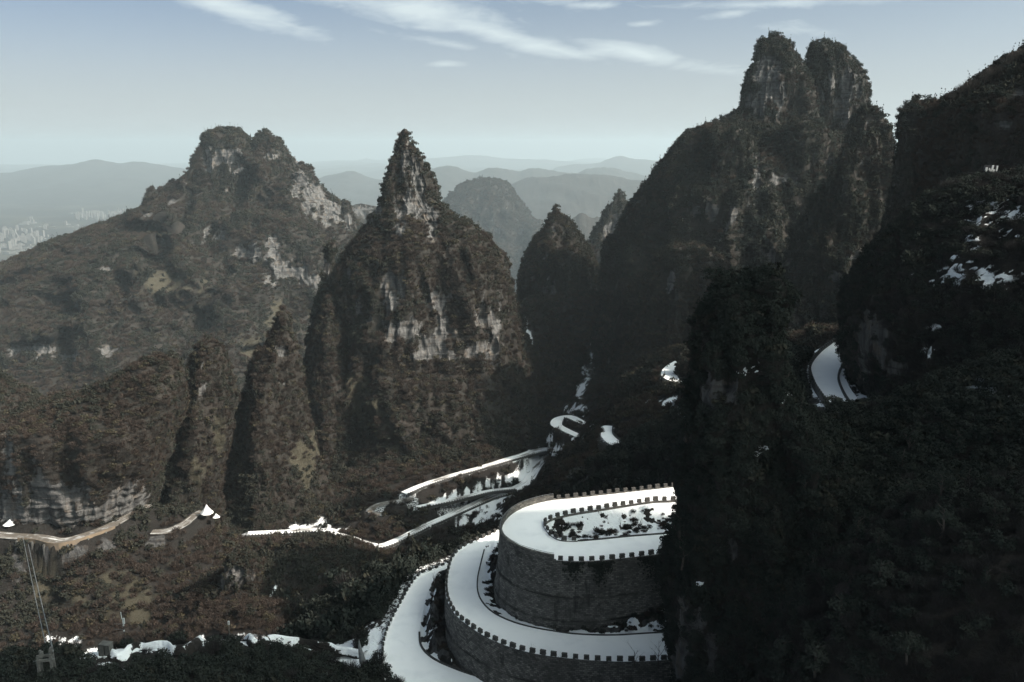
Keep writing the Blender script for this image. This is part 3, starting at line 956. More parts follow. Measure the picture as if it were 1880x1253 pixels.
loft('mountain_buttress', 715, [(238, 1350, 1372), (252, 1332, 1384), (300, 1308, 1394), (350, 1292, 1396), (400, 1280, 1392), (440, 1270, 1400), (500, 1250, 1420), (600, 1230, 1440)], 0.8, 1.0, nphi=160, nz=150, rib=(5, 24), mid=(2, 10), rocks=RMR, spacing=3.1, mixw=MIX_DARK, seed=23, flute=1.5, warp=10)
loft('mountain_buttress', 720, [(222, 1455, 1500), (238, 1438, 1520), (270, 1425, 1535), (310, 1418, 1530), (350, 1410, 1528), (420, 1390, 1530), (500, 1380, 1540)], 0.8, 1.0, nphi=140, nz=110, rib=(5, 24), mid=(2, 10), rocks=RMR, spacing=3.1, mixw=MIX_DARK, seed=24, flute=1.5, warp=10)
loft('mountain_buttress', 650, [(455, 1225, 1290), (475, 1200, 1330), (520, 1180, 1360), (600, 1160, 1380), (700, 1130, 1390), (800, 1110, 1400)], 0.8, 1.0, nphi=150, nz=110, rib=(5, 24), mid=(2, 10), rocks=[(1230, 520, 14, 20)], spacing=3.0, mixw=MIX_SUN, seed=25)
loft('forested_ridge', 590, [(201, 1580, 1598), (212, 1568, 1615), (235, 1556, 1636), (300, 1530, 1655), (400, 1478, 1668), (480, 1432, 1690), (560, 1395, 1710), (650, 1370, 1730), (760, 1350, 1760)], 0.9, 0.9, nphi=200, nz=190, rib=(7, 30), mid=(2.2, 11), rocks=[(1545, 540, 14, 34), (1555, 475, 14, 8), (1540, 510, 18, 10)], spacing=2.9, mixw=MIX_DARK, seed=26)
loft('forested_ridge', 455, [(186, 1672, 1692), (192, 1660, 1712), (205, 1648, 1722), (240, 1643, 1730), (300, 1642, 1742), (380, 1630, 1760), (480, 1600, 1780), (600, 1580, 1800)], 0.9, 0.9, nphi=150, nz=130, rib=(4, 22), mid=(1.8, 9), spacing=2.5, mixw=MIX_DARK, seed=27)
loft('forested_ridge', 300, [(-160, 2290, 2400), (-60, 2120, 2600), (20, 1990, 2700), (76, 1920, 2780), (103, 1882, 2820), (148, 1822, 2850), (172, 1786, 2860), (196, 1738, 2870), (215, 1722, 2875), (260, 1720, 2880), (340, 1716, 2900), (420, 1705, 2900), (560, 1700, 2900), (700, 1660, 2900)], 0.75, 0.75, nphi=260, nz=170, rib=(3, 22), mid=(1.8, 9), rocks=[(1870, 170, 14, 24)], snows=[(1770, 330, 10, 5)], spacing=1.9, mixw=MIX_DARK, seed=28, size=(0.6, 1.3))


loft('scrub_knoll', 470, [(640, 1246, 1264), (650, 1240, 1274), (670, 1238, 1284), (700, 1236, 1292), (740, 1230, 1300)], 0.8, 0.9, nphi=60, nz=40, rib=(1, 10), mid=(.6, 4), spacing=2.0, mixw=MIX_BROWN, seed=29)

# ------------------------------------------------------------------ valley ground between the peaks
ROADS = {   # (px, py, z, width)
    'low': [(455, 980, -247, 7), (520, 977, -248, 7), (580, 974, -248, 7), (640, 988, -249, 7), (692, 1003, -250, 7), (730, 992, -250, 7), (780, 967, -250, 7), (830, 945, -249, 7), (900, 914, -248, 8), (945, 899, -246, 10), (968, 885, -244, 9), (985, 862, -241, 7), (1003, 842, -238, 7), (1030, 825, -236, 7)],
    'mid': [(765, 932, -243, 6), (800, 925, -242, 6), (850, 914, -242, 6), (900, 902, -243, 6), (945, 897, -245, 6)],
    'loop': [(760, 915, -238, 6), (720, 922, -239, 6), (690, 929, -240, 6), (682, 938, -242, 6), (700, 944, -243, 6)],
    'high': [(742, 906, -236, 7), (780, 890, -235, 7), (830, 874, -234, 7), (880, 860, -233, 7), (940, 842, -233, 8), (1000, 826, -233, 10), (1022, 834, -236, 8)],
    'zig': [(1130, 790, -206, 7), (1100, 784, -206, 7), (1070, 777, -206, 8), (1045, 766, -206, 10), (1027, 770, -208, 10), (1022, 780, -209, 9), (1040, 790, -210, 7), (1066, 802, -211, 7)],
    'knee': [(1118, 782, -139, 4), (1114, 796, -139, 6), (1125, 810, -139, 7), (1150, 822, -139, 6), (1180, 832, -139, 5)],
    'bend': [(1246, 664, -123, 5), (1234, 675, -123, 8), (1229, 688, -123, 9), (1240, 698, -123, 7), (1275, 706, -122, 6)],
    'peep': [(1256, 760, -117, 8), (1255, 780, -117, 8), (1262, 800, -117, 8), (1290, 815, -117, 8)],
    'cliff': [(-60, 975, -199, 7), (20, 984, -199, 7), (70, 987, -199, 7), (110, 994, -199, 8), (150, 985, -199, 7), (200, 967, -199, 7), (240, 945, -199, 6), (275, 927, -199, 5)],
    'notch': [(278, 977, -205, 6), (310, 975, -205, 7), (338, 962, -205, 6), (358, 946, -205, 5), (372, 938, -205, 5)],
    'high_right': [(1560, 628, -57, 8), (1535, 650, -57, 8.5), (1519, 675, -57, 8.5), (1525, 705, -57, 8.2), (1545, 735, -57, 8), (1570, 765, -57, 8)],
}
ROAD3 = {}
for k, v in ROADS.items():
    a = np.array(v, float)
    p = PZ(a[:, 0], a[:, 1], a[:, 2])
    ROAD3[k] = pl(np.c_[p, a[:, 3]], step=1.5)

UZ, MZ, LZ = -70.0, -82.0, -90.0
U_OUT = [(1300, 887), (1240, 893), (1150, 903), (1060, 913), (1010, 918), (975, 926), (945, 938), (925, 955), (917, 973), (921, 990), (935, 1003), (960, 1016), (1000, 1027), (1030, 1031), (1070, 1032), (1110, 1030), (1150, 1026), (1200, 1020), (1250, 1014), (1310, 1007)]
U_IN_B = [(1300, 910), (1240, 919), (1200, 921), (1150, 928), (1100, 936), (1050, 944), (1014, 953), (1000, 962)]
U_IN_F = [(1300, 974), (1240, 979), (1200, 982), (1150, 986), (1100, 991), (1060, 994), (1032, 993), (1016, 986), (1005, 975), (1000, 962)]
M_OUT = [(960, 952), (925, 968), (900, 982), (868, 996), (845, 1008), (828, 1027), (820, 1055), (818, 1080), (822, 1105), (836, 1130), (862, 1152), (900, 1175), (950, 1194), (1000, 1205), (1060, 1212), (1120, 1216), (1180, 1216), (1240, 1212), (1310, 1204)]
M_IN = [(960, 975), (915, 982), (898, 990), (889, 1010), (882, 1038), (877, 1062), (877, 1085), (885, 1105), (905, 1125), (940, 1142), (980, 1153), (1020, 1160), (1060, 1165), (1120, 1167), (1180, 1164), (1240, 1160), (1310, 1152)]
L_OUT = [(850, 1024), (820, 1036), (795, 1046), (770, 1056), (752, 1076), (737, 1103), (722, 1130), (709, 1158), (702, 1185), (700, 1212), (704, 1240), (714, 1265), (734, 1295), (770, 1325), (830, 1350)]
L_IN = [(850, 1036), (822, 1044), (803, 1052), (793, 1068), (783, 1096), (776, 1125), (770, 1162), (772, 1183), (783, 1200), (806, 1216), (850, 1234), (895, 1248), (940, 1260), (1000, 1272), (1060, 1280)]


def edge3(pts, z):
    a = np.array(pts, float)
    return PZ(a[:, 0], a[:, 1], z)


u_out, u_in_b, u_in_f = edge3(U_OUT, UZ), edge3(U_IN_B, UZ), edge3(U_IN_F, UZ)
m_out, m_in = edge3(M_OUT, MZ), edge3(M_IN, MZ)
l_out, l_in = edge3(L_OUT, LZ), edge3(L_IN, LZ)

TP = [(40, 1214, 150), (130, 1202, 150), (230, 1193, 150), (330, 1186, 150), (430, 1174, 150), (520, 1184, 150), (600, 1202, 148), (660, 1210, 146), (-150, 1220, 150),
      (40, 1300, 125), (230, 1300, 125), (430, 1300, 125), (600, 1295, 125), (700, 1320, 122), (400, 1420, 100), (0, 1420, 100), (650, 1420, 104), (-200, 1320, 125),
      (680, 1100, 192), (620, 1110, 220), (610, 1085, 225), (690, 1070, 226), (760, 1050, 228), (860, 1016, 214),
      (100, 1050, 424), (100, 1100, 408), (100, 1150, 388), (300, 1050, 428), (300, 1100, 408), (300, 1150, 388), (420, 1060, 405), (520, 1100, 375), (560, 1030, 425), (450, 1000, 500), (560, 1000, 475), (-100, 1050, 424), (-100, 1150, 388),
      (1060, 740, 690), (1075, 690, 740), (1090, 620, 800), (1100, 540, 860), (975, 640, 800), (955, 560, 860), (1000, 740, 720),
      (1240, 740, 420), (1180, 850, 385), (1100, 890, 330), (1030, 860, 375), (1100, 805, 432), (1200, 745, 465), (1140, 760, 500), (1240, 640, 520), (1180, 690, 560), (1050, 895, 290)]
tp = [PY(*t) for t in TP]
tx = [(-225, 424, -207), (-247, 420, -207), (-205, 430, -207), (-225, 415, -212), (-265, 420, -206), (-60, 400, -242), (-100, 400, -238), (-20, 300, -190), (-20, 400, -240), (-10, 480, -252), (-60, 480, -253), (-130, 460, -244), (-170, 520, -248), (-60, 280, -205), (-20, 265, -160), (-8, 375, -205), (-5, 330, -178), (-120, 560, -252), (-60, 560, -252), (-95, 178, -122), (-60, 178, -122), (-30, 178, -108), (-120, 300, -225), (-60, 300, -205), (-120, 250, -190), (-60, 240, -160), (-200, 300, -228), (-250, 200, -140),
      (-18, 205, -112), (-40, 195, -116), (0, 192, -102), (25, 196, -100), (50, 192, -88), (10, 225, -112), (40, 240, -108),
      (10, 125, -94), (27, 128, -93), (10, 150, -94), (27, 150, -93), (27, 172, -88), (-5, 150, -93), (0, 165, -95), (0, 110, -93), (20, 108, -93),
      (38, 140, -66), (38, 120, -64), (36, 100, -62), (60, 230, -60), (90, 240, -60), (90, 200, -58), (120, 200, -56), (60, 150, -59), (70, 180, -59), (100, 120, -56), (150, 150, -50), (60, 100, -57), (60, 70, -56), (30, 80, -62), (0, 80, -90), (160, 260, -55), (110, 300, -75), (200, 350, -60),
      (150, 450, -110), (100, 550, -150), (200, 600, -120), (60, 450, -135), (60, 330, -115), (-500, 1000, -480), (0, 1000, -265), (500, 1000, -210), (-300, 700, -330), (0, 1250, -300), (-700, 1250, -600), (700, 1250, -240), (-250, 480, -218), (-400, 600, -320), (350, 800, -150), (400, 400, -60), (250, 120, -30), (-450, 420, -215)]
tp += [np.array(t, float) for t in tx]
for p in (l_out, l_in):
    tp += list(p + np.array([0, 0, -0.8]))
for k, r in ROAD3.items():
    tp += list(r[:: 22, :3] + np.array([0, 0, -0.8]))
tp = np.array(tp)


def tps_fit(P, z, lam=0.02):
    S = 100.0
    Q = P / S
    d = np.linalg.norm(Q[:, None] - Q[None], axis=2)
    K = d ** 2 * np.log(d + 1e-9) + lam * np.eye(len(Q)) * 0.02
    A = np.c_[np.ones(len(Q)), Q]
    Mx = np.block([[K, A], [A.T, np.zeros((3, 3))]])
    w = np.linalg.solve(Mx, np.r_[z, 0, 0, 0])

    def ev(X, Y):
        q = np.stack([X.ravel(), Y.ravel()], 1) / S
        out = np.empty(len(q))
        for i in range(0, len(q), 40000):
            c = q[i:i + 40000]
            dd = np.sqrt(((c[:, None] - Q[None]) ** 2).sum(2))
            out[i:i + 40000] = (dd ** 2 * np.log(dd + 1e-9)) @ w[:-3] + w[-3] + c @ w[-2:]
        return out.reshape(X.shape)
    return ev


ground_z = tps_fit(tp[:, :2], tp[:, 2])


def near_line(X, Y, line, rmax):
    """distance to a sampled 3-D line, and its z there, for points within rmax"""
    d = np.full(X.shape, 1e9)
    z = np.zeros(X.shape)
    w = np.zeros(X.shape)
    yn = np.zeros(X.shape)
    for i in range(0, len(line), 1):
        x, y = line[i, 0], line[i, 1]
        dd = np.hypot(X - x, Y - y)
        b = dd < d
        d[b] = dd[b]
        z[b] = line[i, 2]
        w[b] = line[i, 3]
        yn[b] = y
    return d, z, w, yn


def on_ground(px, py):
    d = ray(px, py)
    t = np.linspace(95, 210, 400)[:, None]
    P = d[None] * (t / d[1])
    g = P[:, 2] - ground_z(P[:, 0], P[:, 1])
    k = int(np.argmax(g < 0)) if (g < 0).any() else len(g) - 1
    return P[k]


RIDGE = np.array([on_ground(*q) for q in [(-30, 1212), (20, 1206), (60, 1198), (110, 1188), (150, 1196), (200, 1200), (250, 1194), (300, 1192), (360, 1184), (425, 1174), (460, 1178), (500, 1180), (560, 1186), (600, 1197), (640, 1205), (672, 1208)]])
RIDGE = pl(RIDGE, step=0.8)
RIDGE_W = 1.0 + 0.9 * np.clip(fbm(RIDGE, 9, 3, off=3.1) + 0.3, -0.4, 1.2)


def valley():
    nt, nr = 480, 540
    th = np.linspace(math.radians(-40), math.radians(33), nt)
    r = np.geomspace(62, 1280, nr)
    R, TH = np.meshgrid(r, th, indexing='ij')
    X, Y = R * np.sin(TH), R * np.cos(TH)
    Z = ground_z(X, Y)
    V = np.stack([X, Y, Z], -1)
    rough = sstep(R, 100, 500)
    Z = Z + (1.0 + 4.0 * rough) * fbm(V, 30, 4, off=3) + 0.5 * fbm(V, 6, 3, off=8) * (1 + rough)
    muddy = (id(ROAD3['cliff']), id(ROAD3['notch']))
    lines = [np.c_[pl((l_out[:] + l_in[:]) / 2, step=1.0), np.full(len(pl((l_out + l_in) / 2, step=1.0)), 8.0)]] + [q for q in ROAD3.values()]
    on_road = np.zeros(X.shape)
    clear = np.zeros(X.shape)
    roadsnow = np.zeros(X.shape)
    for ln in lines:
        bb = (X > ln[:, 0].min() - 20) & (X < ln[:, 0].max() + 20) & (Y > ln[:, 1].min() - 20) & (Y < ln[:, 1].max() + 20)
        d, z, w, yn = near_line(X[bb], Y[bb], ln[::2], 20)
        f = 1 - sstep(d, w / 2 + 0.8, w / 2 + (3.5 if ln is ROAD3['cliff'] else 7))
        Z[bb] = Z[bb] * (1 - f) + (z - 0.7) * f
        clear[bb] = np.maximum(clear[bb], (1 - sstep(d, w / 2 + 1.0 + 0.006 * R[bb], w / 2 + 2.5 + 0.009 * R[bb])) * (Y[bb] < yn - 1))
        e_ = 1 - sstep(d, w / 2 + 0.6, w / 2 + 1.6)
        on_road[bb] = np.maximum(on_road[bb], e_)
        roadsnow[bb] = np.maximum(roadsnow[bb], e_ * (0.0 if id(ln) in muddy else 0.4))
    for ln in lines:
        bb = (X > ln[:, 0].min() - 9) & (X < ln[:, 0].max() + 9) & (Y > ln[:, 1].min() - 9) & (Y < ln[:, 1].max() + 9)
        d, z, w, yn = near_line(X[bb], Y[bb], ln[::2], 20)
        f = 1 - sstep(d, w / 2 + 0.8 + 0.003 * R[bb], w / 2 + 5.0)
        Z[bb] = np.minimum(Z[bb], Z[bb] * (1 - f) + (z - 0.6) * f)
    V[..., 2] = Z
    N = grid_normals(V)
    N *= np.sign(N[..., 2:3])
    snows = [(560, 1188, 70, 6, 8), (480, 1180, 60, 6, -4), (350, 1188, 70, 6, -6), (230, 1196, 60, 6, -4), (120, 1204, 50, 6, -8), (640, 1212, 60, 30), (690, 1170, 16, 30), (600, 1205, 26, 10), (520, 1182, 50, 5), (450, 1172, 40, 7), (390, 1180, 40, 8), (300, 1190, 30, 8), (250, 1192, 20, 10), (170, 1200, 30, 10), (130, 1180, 24, 12), (95, 1180, 16, 10), (40, 1200, 30, 7), (200, 1225, 40, 8), (290, 1215, 30, 8),
             (1075, 690, 9, 22, 15), (1066, 720, 8, 30, 10), (1060, 752, 18, 14), (1050, 758, 22, 6), (1088, 640, 4, 40, 8), (972, 620, 4, 40, -8), (980, 660, 4, 20), (1010, 815, 9, 18), (1022, 828, 14, 9), (1060, 812, 20, 6), (1090, 783, 26, 5),
             (960, 870, 36, 10, -35), (975, 850, 22, 24, -40), (930, 880, 40, 10, -20), (900, 890, 50, 7, -14), (840, 912, 60, 8, -14), (900, 925, 60, 7, -20), (890, 950, 30, 12, -35), (905, 940, 18, 20), (850, 960, 18, 8, -30), (1232, 740, 30, 8), (1258, 704, 14, 4), (1255, 770, 14, 14), (560, 970, 40, 6), (590, 962, 14, 10), (540, 968, 16, 6), (610, 975, 30, 5), (1500, 690, 10, 50), (1590, 730, 20, 34), (1150, 1235, 60, 12), (1200, 1225, 40, 14), (1100, 1245, 40, 8), (500, 1090, 3, 22, 25), (470, 1120, 2.5, 14, 25)]
    snow = ellmask(V, [(e[0], e[1], e[2] * 1.25, e[3] * 1.15) + tuple(e[4:]) for e in snows], warp=5, st=(1, 1, .6), amp=1.05, soft=0.9, off=6, bias=0.10)
    rock = ellmask(V, [(120, 1010, 60, 14), (200, 1000, 30, 14), (290, 1000, 30, 18), (1060, 880, 40, 18), (780, 1140, 30, 40), (30, 1040, 20, 30)], warp=9, off=2)
    steep = 1 - N[..., 2]
    rock = np.maximum(rock, sstep(steep - .76 + .3 * fbm(V, 14, 3, (1, 1, 3)), 0.1, 0.3))
    grass = ellmask(V, [(240, 1090, 60, 60), (270, 1080, 40, 50), (80, 1090, 60, 60), (140, 1080, 20, 50), (560, 900, 30, 40)], warp=20)
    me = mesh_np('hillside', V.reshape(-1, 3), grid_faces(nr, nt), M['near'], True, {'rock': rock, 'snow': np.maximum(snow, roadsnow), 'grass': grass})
    tag(link('hillside', me), kind='structure')
    spc = np.clip(0.85 + (R - 90) * 0.0055, 0.9, 3.2)
    # keep the built platforms clear of plants
    px, py = proj(V)
    keep = (1 - sstep(rock, 0.3, 0.8)) * (1 - 0.97 * sstep(snow, 0.05, 0.3)) * (1 - on_road) * (1 - 0.7 * grass) * (1 - 0.85 * clear * (R > 260))
    cz = (px > -20) & (px < 200) & (py > 935) & (py < 1012) & (R > 350)
    keep = keep * (1 - 0.75 * cz)
    keep = keep * (1 - ((px > 1475) & (px < 1600) & (py > 625) & (py < 790) & (R > 140) & (R < 320)))
    bb = (R < 230) & (X < 0)
    d, z, w, yn = near_line(X[bb], Y[bb], np.c_[RIDGE, RIDGE_W], 20)
    kb = keep[bb]
    kb = kb * (1 - 0.96 * (d < w / 2 + 0.5)) * (1 - 0.9 * ((d < w / 2 + 3.2) & (Y[bb] < yn)))
    keep[bb] = kb
    inside = (X > -22) & (X < 32) & (Y > 120) & (Y < 178) & (Z < -86) & (((px > 760) & (py > 900)))
    keep = keep * (1 - inside)
    nearw = (R < 330)
    kn, kf_ = keep * nearw, keep * (~nearw)
    a = scatter(V, N, False, spc, kn, MIX_NEAR, (0.7, 1.7), 41, patch=25, tall=1.15)
    b = scatter(V, N, False, spc, kf_, MIX_SUN, (0.7, 1.3), 42)
    MASS.append(('near_hillside', a))
    MASS.append(('valley', b))
    # tall wood on the drop below the lowest road and behind the left ridge
    k2 = keep * ((px > 520) & (px < 790) & (py > 985) & (py < 1200) & (R > 160) & (R < 420)) * 0.5
    c = scatter(V, N, False, 3.4, k2, [(DARK, 0.6), (CONI, 0.25), (BARE, 0.15)], (0.8, 1.4), 43, tall=1.3)
    if c:
        MASS.append(('valley_wood', c))
    return V


valley()


def surf_z(x, y):
    return float(ground_z(np.array([x]), np.array([y]))[0])


# ------------------------------------------------------------------ near crags at the right
CRAGS = []
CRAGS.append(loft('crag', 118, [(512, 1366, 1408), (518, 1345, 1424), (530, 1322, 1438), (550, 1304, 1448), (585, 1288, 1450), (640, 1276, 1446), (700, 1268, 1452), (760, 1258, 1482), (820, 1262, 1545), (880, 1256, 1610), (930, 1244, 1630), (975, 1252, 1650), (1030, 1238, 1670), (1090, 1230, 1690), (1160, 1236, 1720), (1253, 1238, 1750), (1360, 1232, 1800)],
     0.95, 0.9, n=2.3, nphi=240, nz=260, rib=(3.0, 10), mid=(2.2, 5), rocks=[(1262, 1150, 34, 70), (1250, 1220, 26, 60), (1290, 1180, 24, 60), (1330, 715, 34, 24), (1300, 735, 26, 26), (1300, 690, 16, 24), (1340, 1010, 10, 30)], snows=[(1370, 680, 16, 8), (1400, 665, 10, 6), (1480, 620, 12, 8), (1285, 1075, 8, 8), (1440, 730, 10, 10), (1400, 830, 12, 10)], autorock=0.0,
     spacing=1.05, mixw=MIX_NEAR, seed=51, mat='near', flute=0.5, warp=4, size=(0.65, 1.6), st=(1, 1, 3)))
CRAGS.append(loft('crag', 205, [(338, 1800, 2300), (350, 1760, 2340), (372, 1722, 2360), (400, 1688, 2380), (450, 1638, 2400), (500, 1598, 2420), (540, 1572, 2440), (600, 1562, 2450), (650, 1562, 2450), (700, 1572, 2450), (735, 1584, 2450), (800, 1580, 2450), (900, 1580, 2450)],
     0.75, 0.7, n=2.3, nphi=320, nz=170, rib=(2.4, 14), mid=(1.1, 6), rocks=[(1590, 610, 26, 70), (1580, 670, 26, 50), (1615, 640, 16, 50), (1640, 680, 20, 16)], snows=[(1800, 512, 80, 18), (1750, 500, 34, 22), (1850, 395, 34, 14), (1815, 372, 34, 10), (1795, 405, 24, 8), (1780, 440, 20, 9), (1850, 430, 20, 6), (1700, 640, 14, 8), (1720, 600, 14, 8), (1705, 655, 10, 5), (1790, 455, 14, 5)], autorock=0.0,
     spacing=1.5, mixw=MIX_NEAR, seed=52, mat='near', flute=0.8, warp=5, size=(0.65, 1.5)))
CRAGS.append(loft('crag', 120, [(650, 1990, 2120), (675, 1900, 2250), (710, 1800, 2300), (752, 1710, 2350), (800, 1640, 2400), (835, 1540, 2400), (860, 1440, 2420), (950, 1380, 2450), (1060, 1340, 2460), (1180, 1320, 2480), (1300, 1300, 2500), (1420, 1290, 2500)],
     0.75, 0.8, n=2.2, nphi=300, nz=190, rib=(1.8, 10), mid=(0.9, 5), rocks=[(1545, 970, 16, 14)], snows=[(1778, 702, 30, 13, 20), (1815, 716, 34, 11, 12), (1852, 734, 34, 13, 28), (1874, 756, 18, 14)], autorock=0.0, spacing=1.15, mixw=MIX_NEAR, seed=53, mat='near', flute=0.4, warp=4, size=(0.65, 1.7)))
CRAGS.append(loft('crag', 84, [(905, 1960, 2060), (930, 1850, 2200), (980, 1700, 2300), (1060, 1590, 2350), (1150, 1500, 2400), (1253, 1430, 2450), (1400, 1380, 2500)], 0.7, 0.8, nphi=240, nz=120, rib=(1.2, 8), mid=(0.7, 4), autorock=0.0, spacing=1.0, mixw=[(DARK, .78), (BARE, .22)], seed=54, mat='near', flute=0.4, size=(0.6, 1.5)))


def home_mountain():
    """the mountain the viewpoint stands on, rising to the right beyond the frame"""
    nt, nz = 90, 60
    t = np.linspace(0, 2 * math.pi, nt, endpoint=False)
    z = np.linspace(260, -110, nz)
    rad = 60 + (260 - z) * 0.5
    V = np.stack([348 + rad[:, None] * np.cos(t)[None], 50 + rad[:, None] * 1.6 * np.sin(t)[None], np.repeat(z[:, None], nt, 1)], -1)
    # crest shaped to block the sun at the hairpins but let sky glow past
    kk = 0.385 + 0.695 * (1 - sstep(V[..., 1], -5, 62))
    V[..., 2] = np.where(V[..., 2] > 60, 60 + (V[..., 2] - 60) * kk, V[..., 2])
    out = np.stack([np.cos(t), np.sin(t), 0 * t], -1)[None] + 0 * V
    V = V + out * (9 * (ridged(V, 50, 3, (1, 1, 3)) - .6))[..., None]
    rock = sstep(fbm(V, 20, 3, (1, 1, 3)), 0.2, 0.4)
    me = mesh_np('mountain', V.reshape(-1, 3), grid_faces(nz, nt, True), M['near'], True, {'rock': rock, 'snow': 0 * rock, 'grass': 0 * rock})
    tag(link('mountain', me), kind='structure')


home_mountain()

# ------------------------------------------------------------------ roads
def ribbon(name, A, B, mat, rows=9, bump=0.10, seed=0, crown=0.0, fn=None, attrs=None, n=None):
    """surface between two edges"""
    n = n or max(30, int(np.linalg.norm(np.diff(A, axis=0), axis=1).sum() / 0.6))
    A, B = pl(A, n), pl(B, n)
    t = np.linspace(0, 1, rows)
    V = A[:, None] * (1 - t)[None, :, None] + B[:, None] * t[None, :, None]
    T = np.repeat(t[None], n, 0)
    V[..., 2] += bump * fbm(V, 3.0, 4, off=seed) * np.sin(math.pi * T) + crown * np.sin(math.pi * T)
    L = np.r_[0, np.cumsum(np.linalg.norm(np.diff(A, axis=0), axis=1))]
    W = np.linalg.norm(B - A, axis=1)
    uv = np.stack([np.repeat(L[:, None], rows, 1), T * W[:, None]], -1).reshape(-1, 2)
    if fn:
        V = fn(V, T, np.repeat(np.linspace(0, 1, n)[:, None], rows, 1))
    N = grid_normals(V)
    N *= np.sign(N[..., 2:3] + 1e-9)
    Fq = grid_faces(n, rows)
    p = V.reshape(-1, 3)
    q = np.cross(p[Fq[0, 1]] - p[Fq[0, 0]], p[Fq[0, 3]] - p[Fq[0, 0]])
    if q[2] < 0:
        Fq = Fq[:, ::-1]
    me = mesh_np(name, p, Fq, mat, True, attrs(V, N, T) if attrs else None, uv)
    o = link(name, me)
    return o, V, N


def off_line(C, w):
    d = np.gradient(C[:, :2], axis=0)
    d /= np.linalg.norm(d, axis=1, keepdims=True) + 1e-9
    nr = np.stack([-d[:, 1], d[:, 0]], 1)
    L, R = C.copy(), C.copy()
    L[:, :2] += nr * w[:, None] / 2
    R[:, :2] -= nr * w[:, None] / 2
    return L, R


def tagroad(o):
    tag(o, kind='structure')


o, _, _ = ribbon('road', u_out[:, :], np.vstack([u_in_b, u_in_f[::-1][1:]]), M['snow'], 15, 0.10, 1); tagroad(o)
o, _, _ = ribbon('road', m_out, m_in, M['snow'], 15, 0.10, 2); tagroad(o)
o, _, _ = ribbon('road', l_out, l_in, M['snow'], 15, 0.10, 3); tagroad(o)
RM_ = {'low': 'snow_dirty', 'mid': 'snow_dirty', 'loop': 'road_mud', 'high': 'snow_dirty', 'zig': 'snow', 'knee': 'snow', 'bend': 'snow', 'peep': 'snow', 'cliff': 'road_mud', 'notch': 'road_mud', 'high_right': 'snow'}
for k, c in ROAD3.items():
    L, R = off_line(c[:, :3], c[:, 3])
    o, _, _ = ribbon('road', L, R, M[RM_[k]], 7, 0.12, 4, n=len(c)); tagroad(o)

# snow lying along the brow of the near hillside at the bottom left, broken by scrub
rz = RIDGE.copy()
rz[:, 2] = ground_z(rz[:, 0], rz[:, 1]) + 1.0
L, R_ = off_line(rz, RIDGE_W * 1.5)
o, _, _ = ribbon('bank', L, R_, M['near'], 9, 0.5, 11, n=320, crown=0.5, fn=lambda V, T, S: V + np.stack([0.5 * fbm(V, 2.5, 3, off=2), 0.5 * fbm(V, 2.5, 3, off=5), -0.9 * (np.abs(T - .5) * 2) ** 2], -1),
                 attrs=lambda V, N, T: {'rock': 0 * T, 'snow': sstep(fbm(V, 5, 4, off=7) * 1.5 + 0.42 - 0.9 * (np.abs(T - .5) * 2) ** 3, -0.2, 0.5), 'grass': 0 * T}); tagroad(o)

# island inside the upper loop and the strips of bank between the roads: snow, rock and scrub
def bank_attrs(rk, sn):
    def f(V, N, T):
        r = sstep(fbm(V, 4, 4, off=2) + rk, 0.0, 0.4)
        s = sstep(fbm(V, 2.6, 4, off=9) + sn + 0.25 * (N[..., 2] - .7), -0.05, 0.15)
        return {'rock': r, 'snow': s, 'grass': 0 * r}
    return f


def isl(V, T, S):
    V[..., 2] -= 2.2 * np.sin(math.pi * np.clip(1 - T, 0, 1) ** 1.6) * 0.9 + 0.15
    V[..., 2] += 0.45 * fbm(V, 3, 4) * np.sin(math.pi * T)
    return V


o, V, N = ribbon('bank', u_in_b + np.array([0, -0.35, -0.1]), u_in_f, M['near'], 26, 0.2, 5, fn=isl, attrs=bank_attrs(-0.05, 0.30), n=90); tagroad(o)
kp = sstep(fbm(V, 3.2, 3, off=4), 0.02, 0.2) * np.sin(math.pi * np.linspace(0, 1, 26))[None]
MASS.append(('island', scatter(V, N, False, 0.75, kp, [(BARE, .45), (BROWN, .3), (DARK, .25)], (0.5, 1.2), 61)))

uo = pl(u_out, 400)
i0 = int(np.argmin(np.hypot(proj(uo)[0] - 926, proj(uo)[1] - 953)))
ub = uo[i0:].copy()
ub[:, 2] = -83.2
mi = pl(m_in, 400)
j0 = int(np.argmin(np.hypot(proj(mi)[0] - 925, proj(mi)[1] - 980)))


def strip1(V, T, S):
    hgt = 2.6 * np.exp(-((S - 0.05) / 0.10) ** 2) + 0.8 + 6.0 * sstep(S, 0.62, 0.95)
    V[..., 2] += hgt * sstep(T, 0.15, 0.8) * (0.75 + 0.5 * fbm(V, 3, 3)) + 0.3 * fbm(V, 2, 3) * np.sin(math.pi * T)
    return V


o, V, N = ribbon('bank', mi[j0:], ub, M['near'], 22, 0.2, 6, fn=strip1, attrs=lambda V, N, T: {'rock': sstep(fbm(V, 4, 4) + 0.1, 0, .4), 'snow': sstep(0.42 - T * 1.0 + 0.7 * fbm(V, 2.2, 4, off=3), 0.0, 0.12), 'grass': 0 * T}, n=150); tagroad(o)
kp = sstep(np.linspace(0, 1, 22)[None] + 0.5 * fbm(V, 3, 3, off=4) + 0.3 * np.linspace(0, 1, 150)[:, None], 0.35, 0.75)
MASS.append(('strip', scatter(V, N, False, 0.75, kp, [(BARE, .3), (BROWN, .2), (DARK, .5)], (0.5, 1.3), 62)))

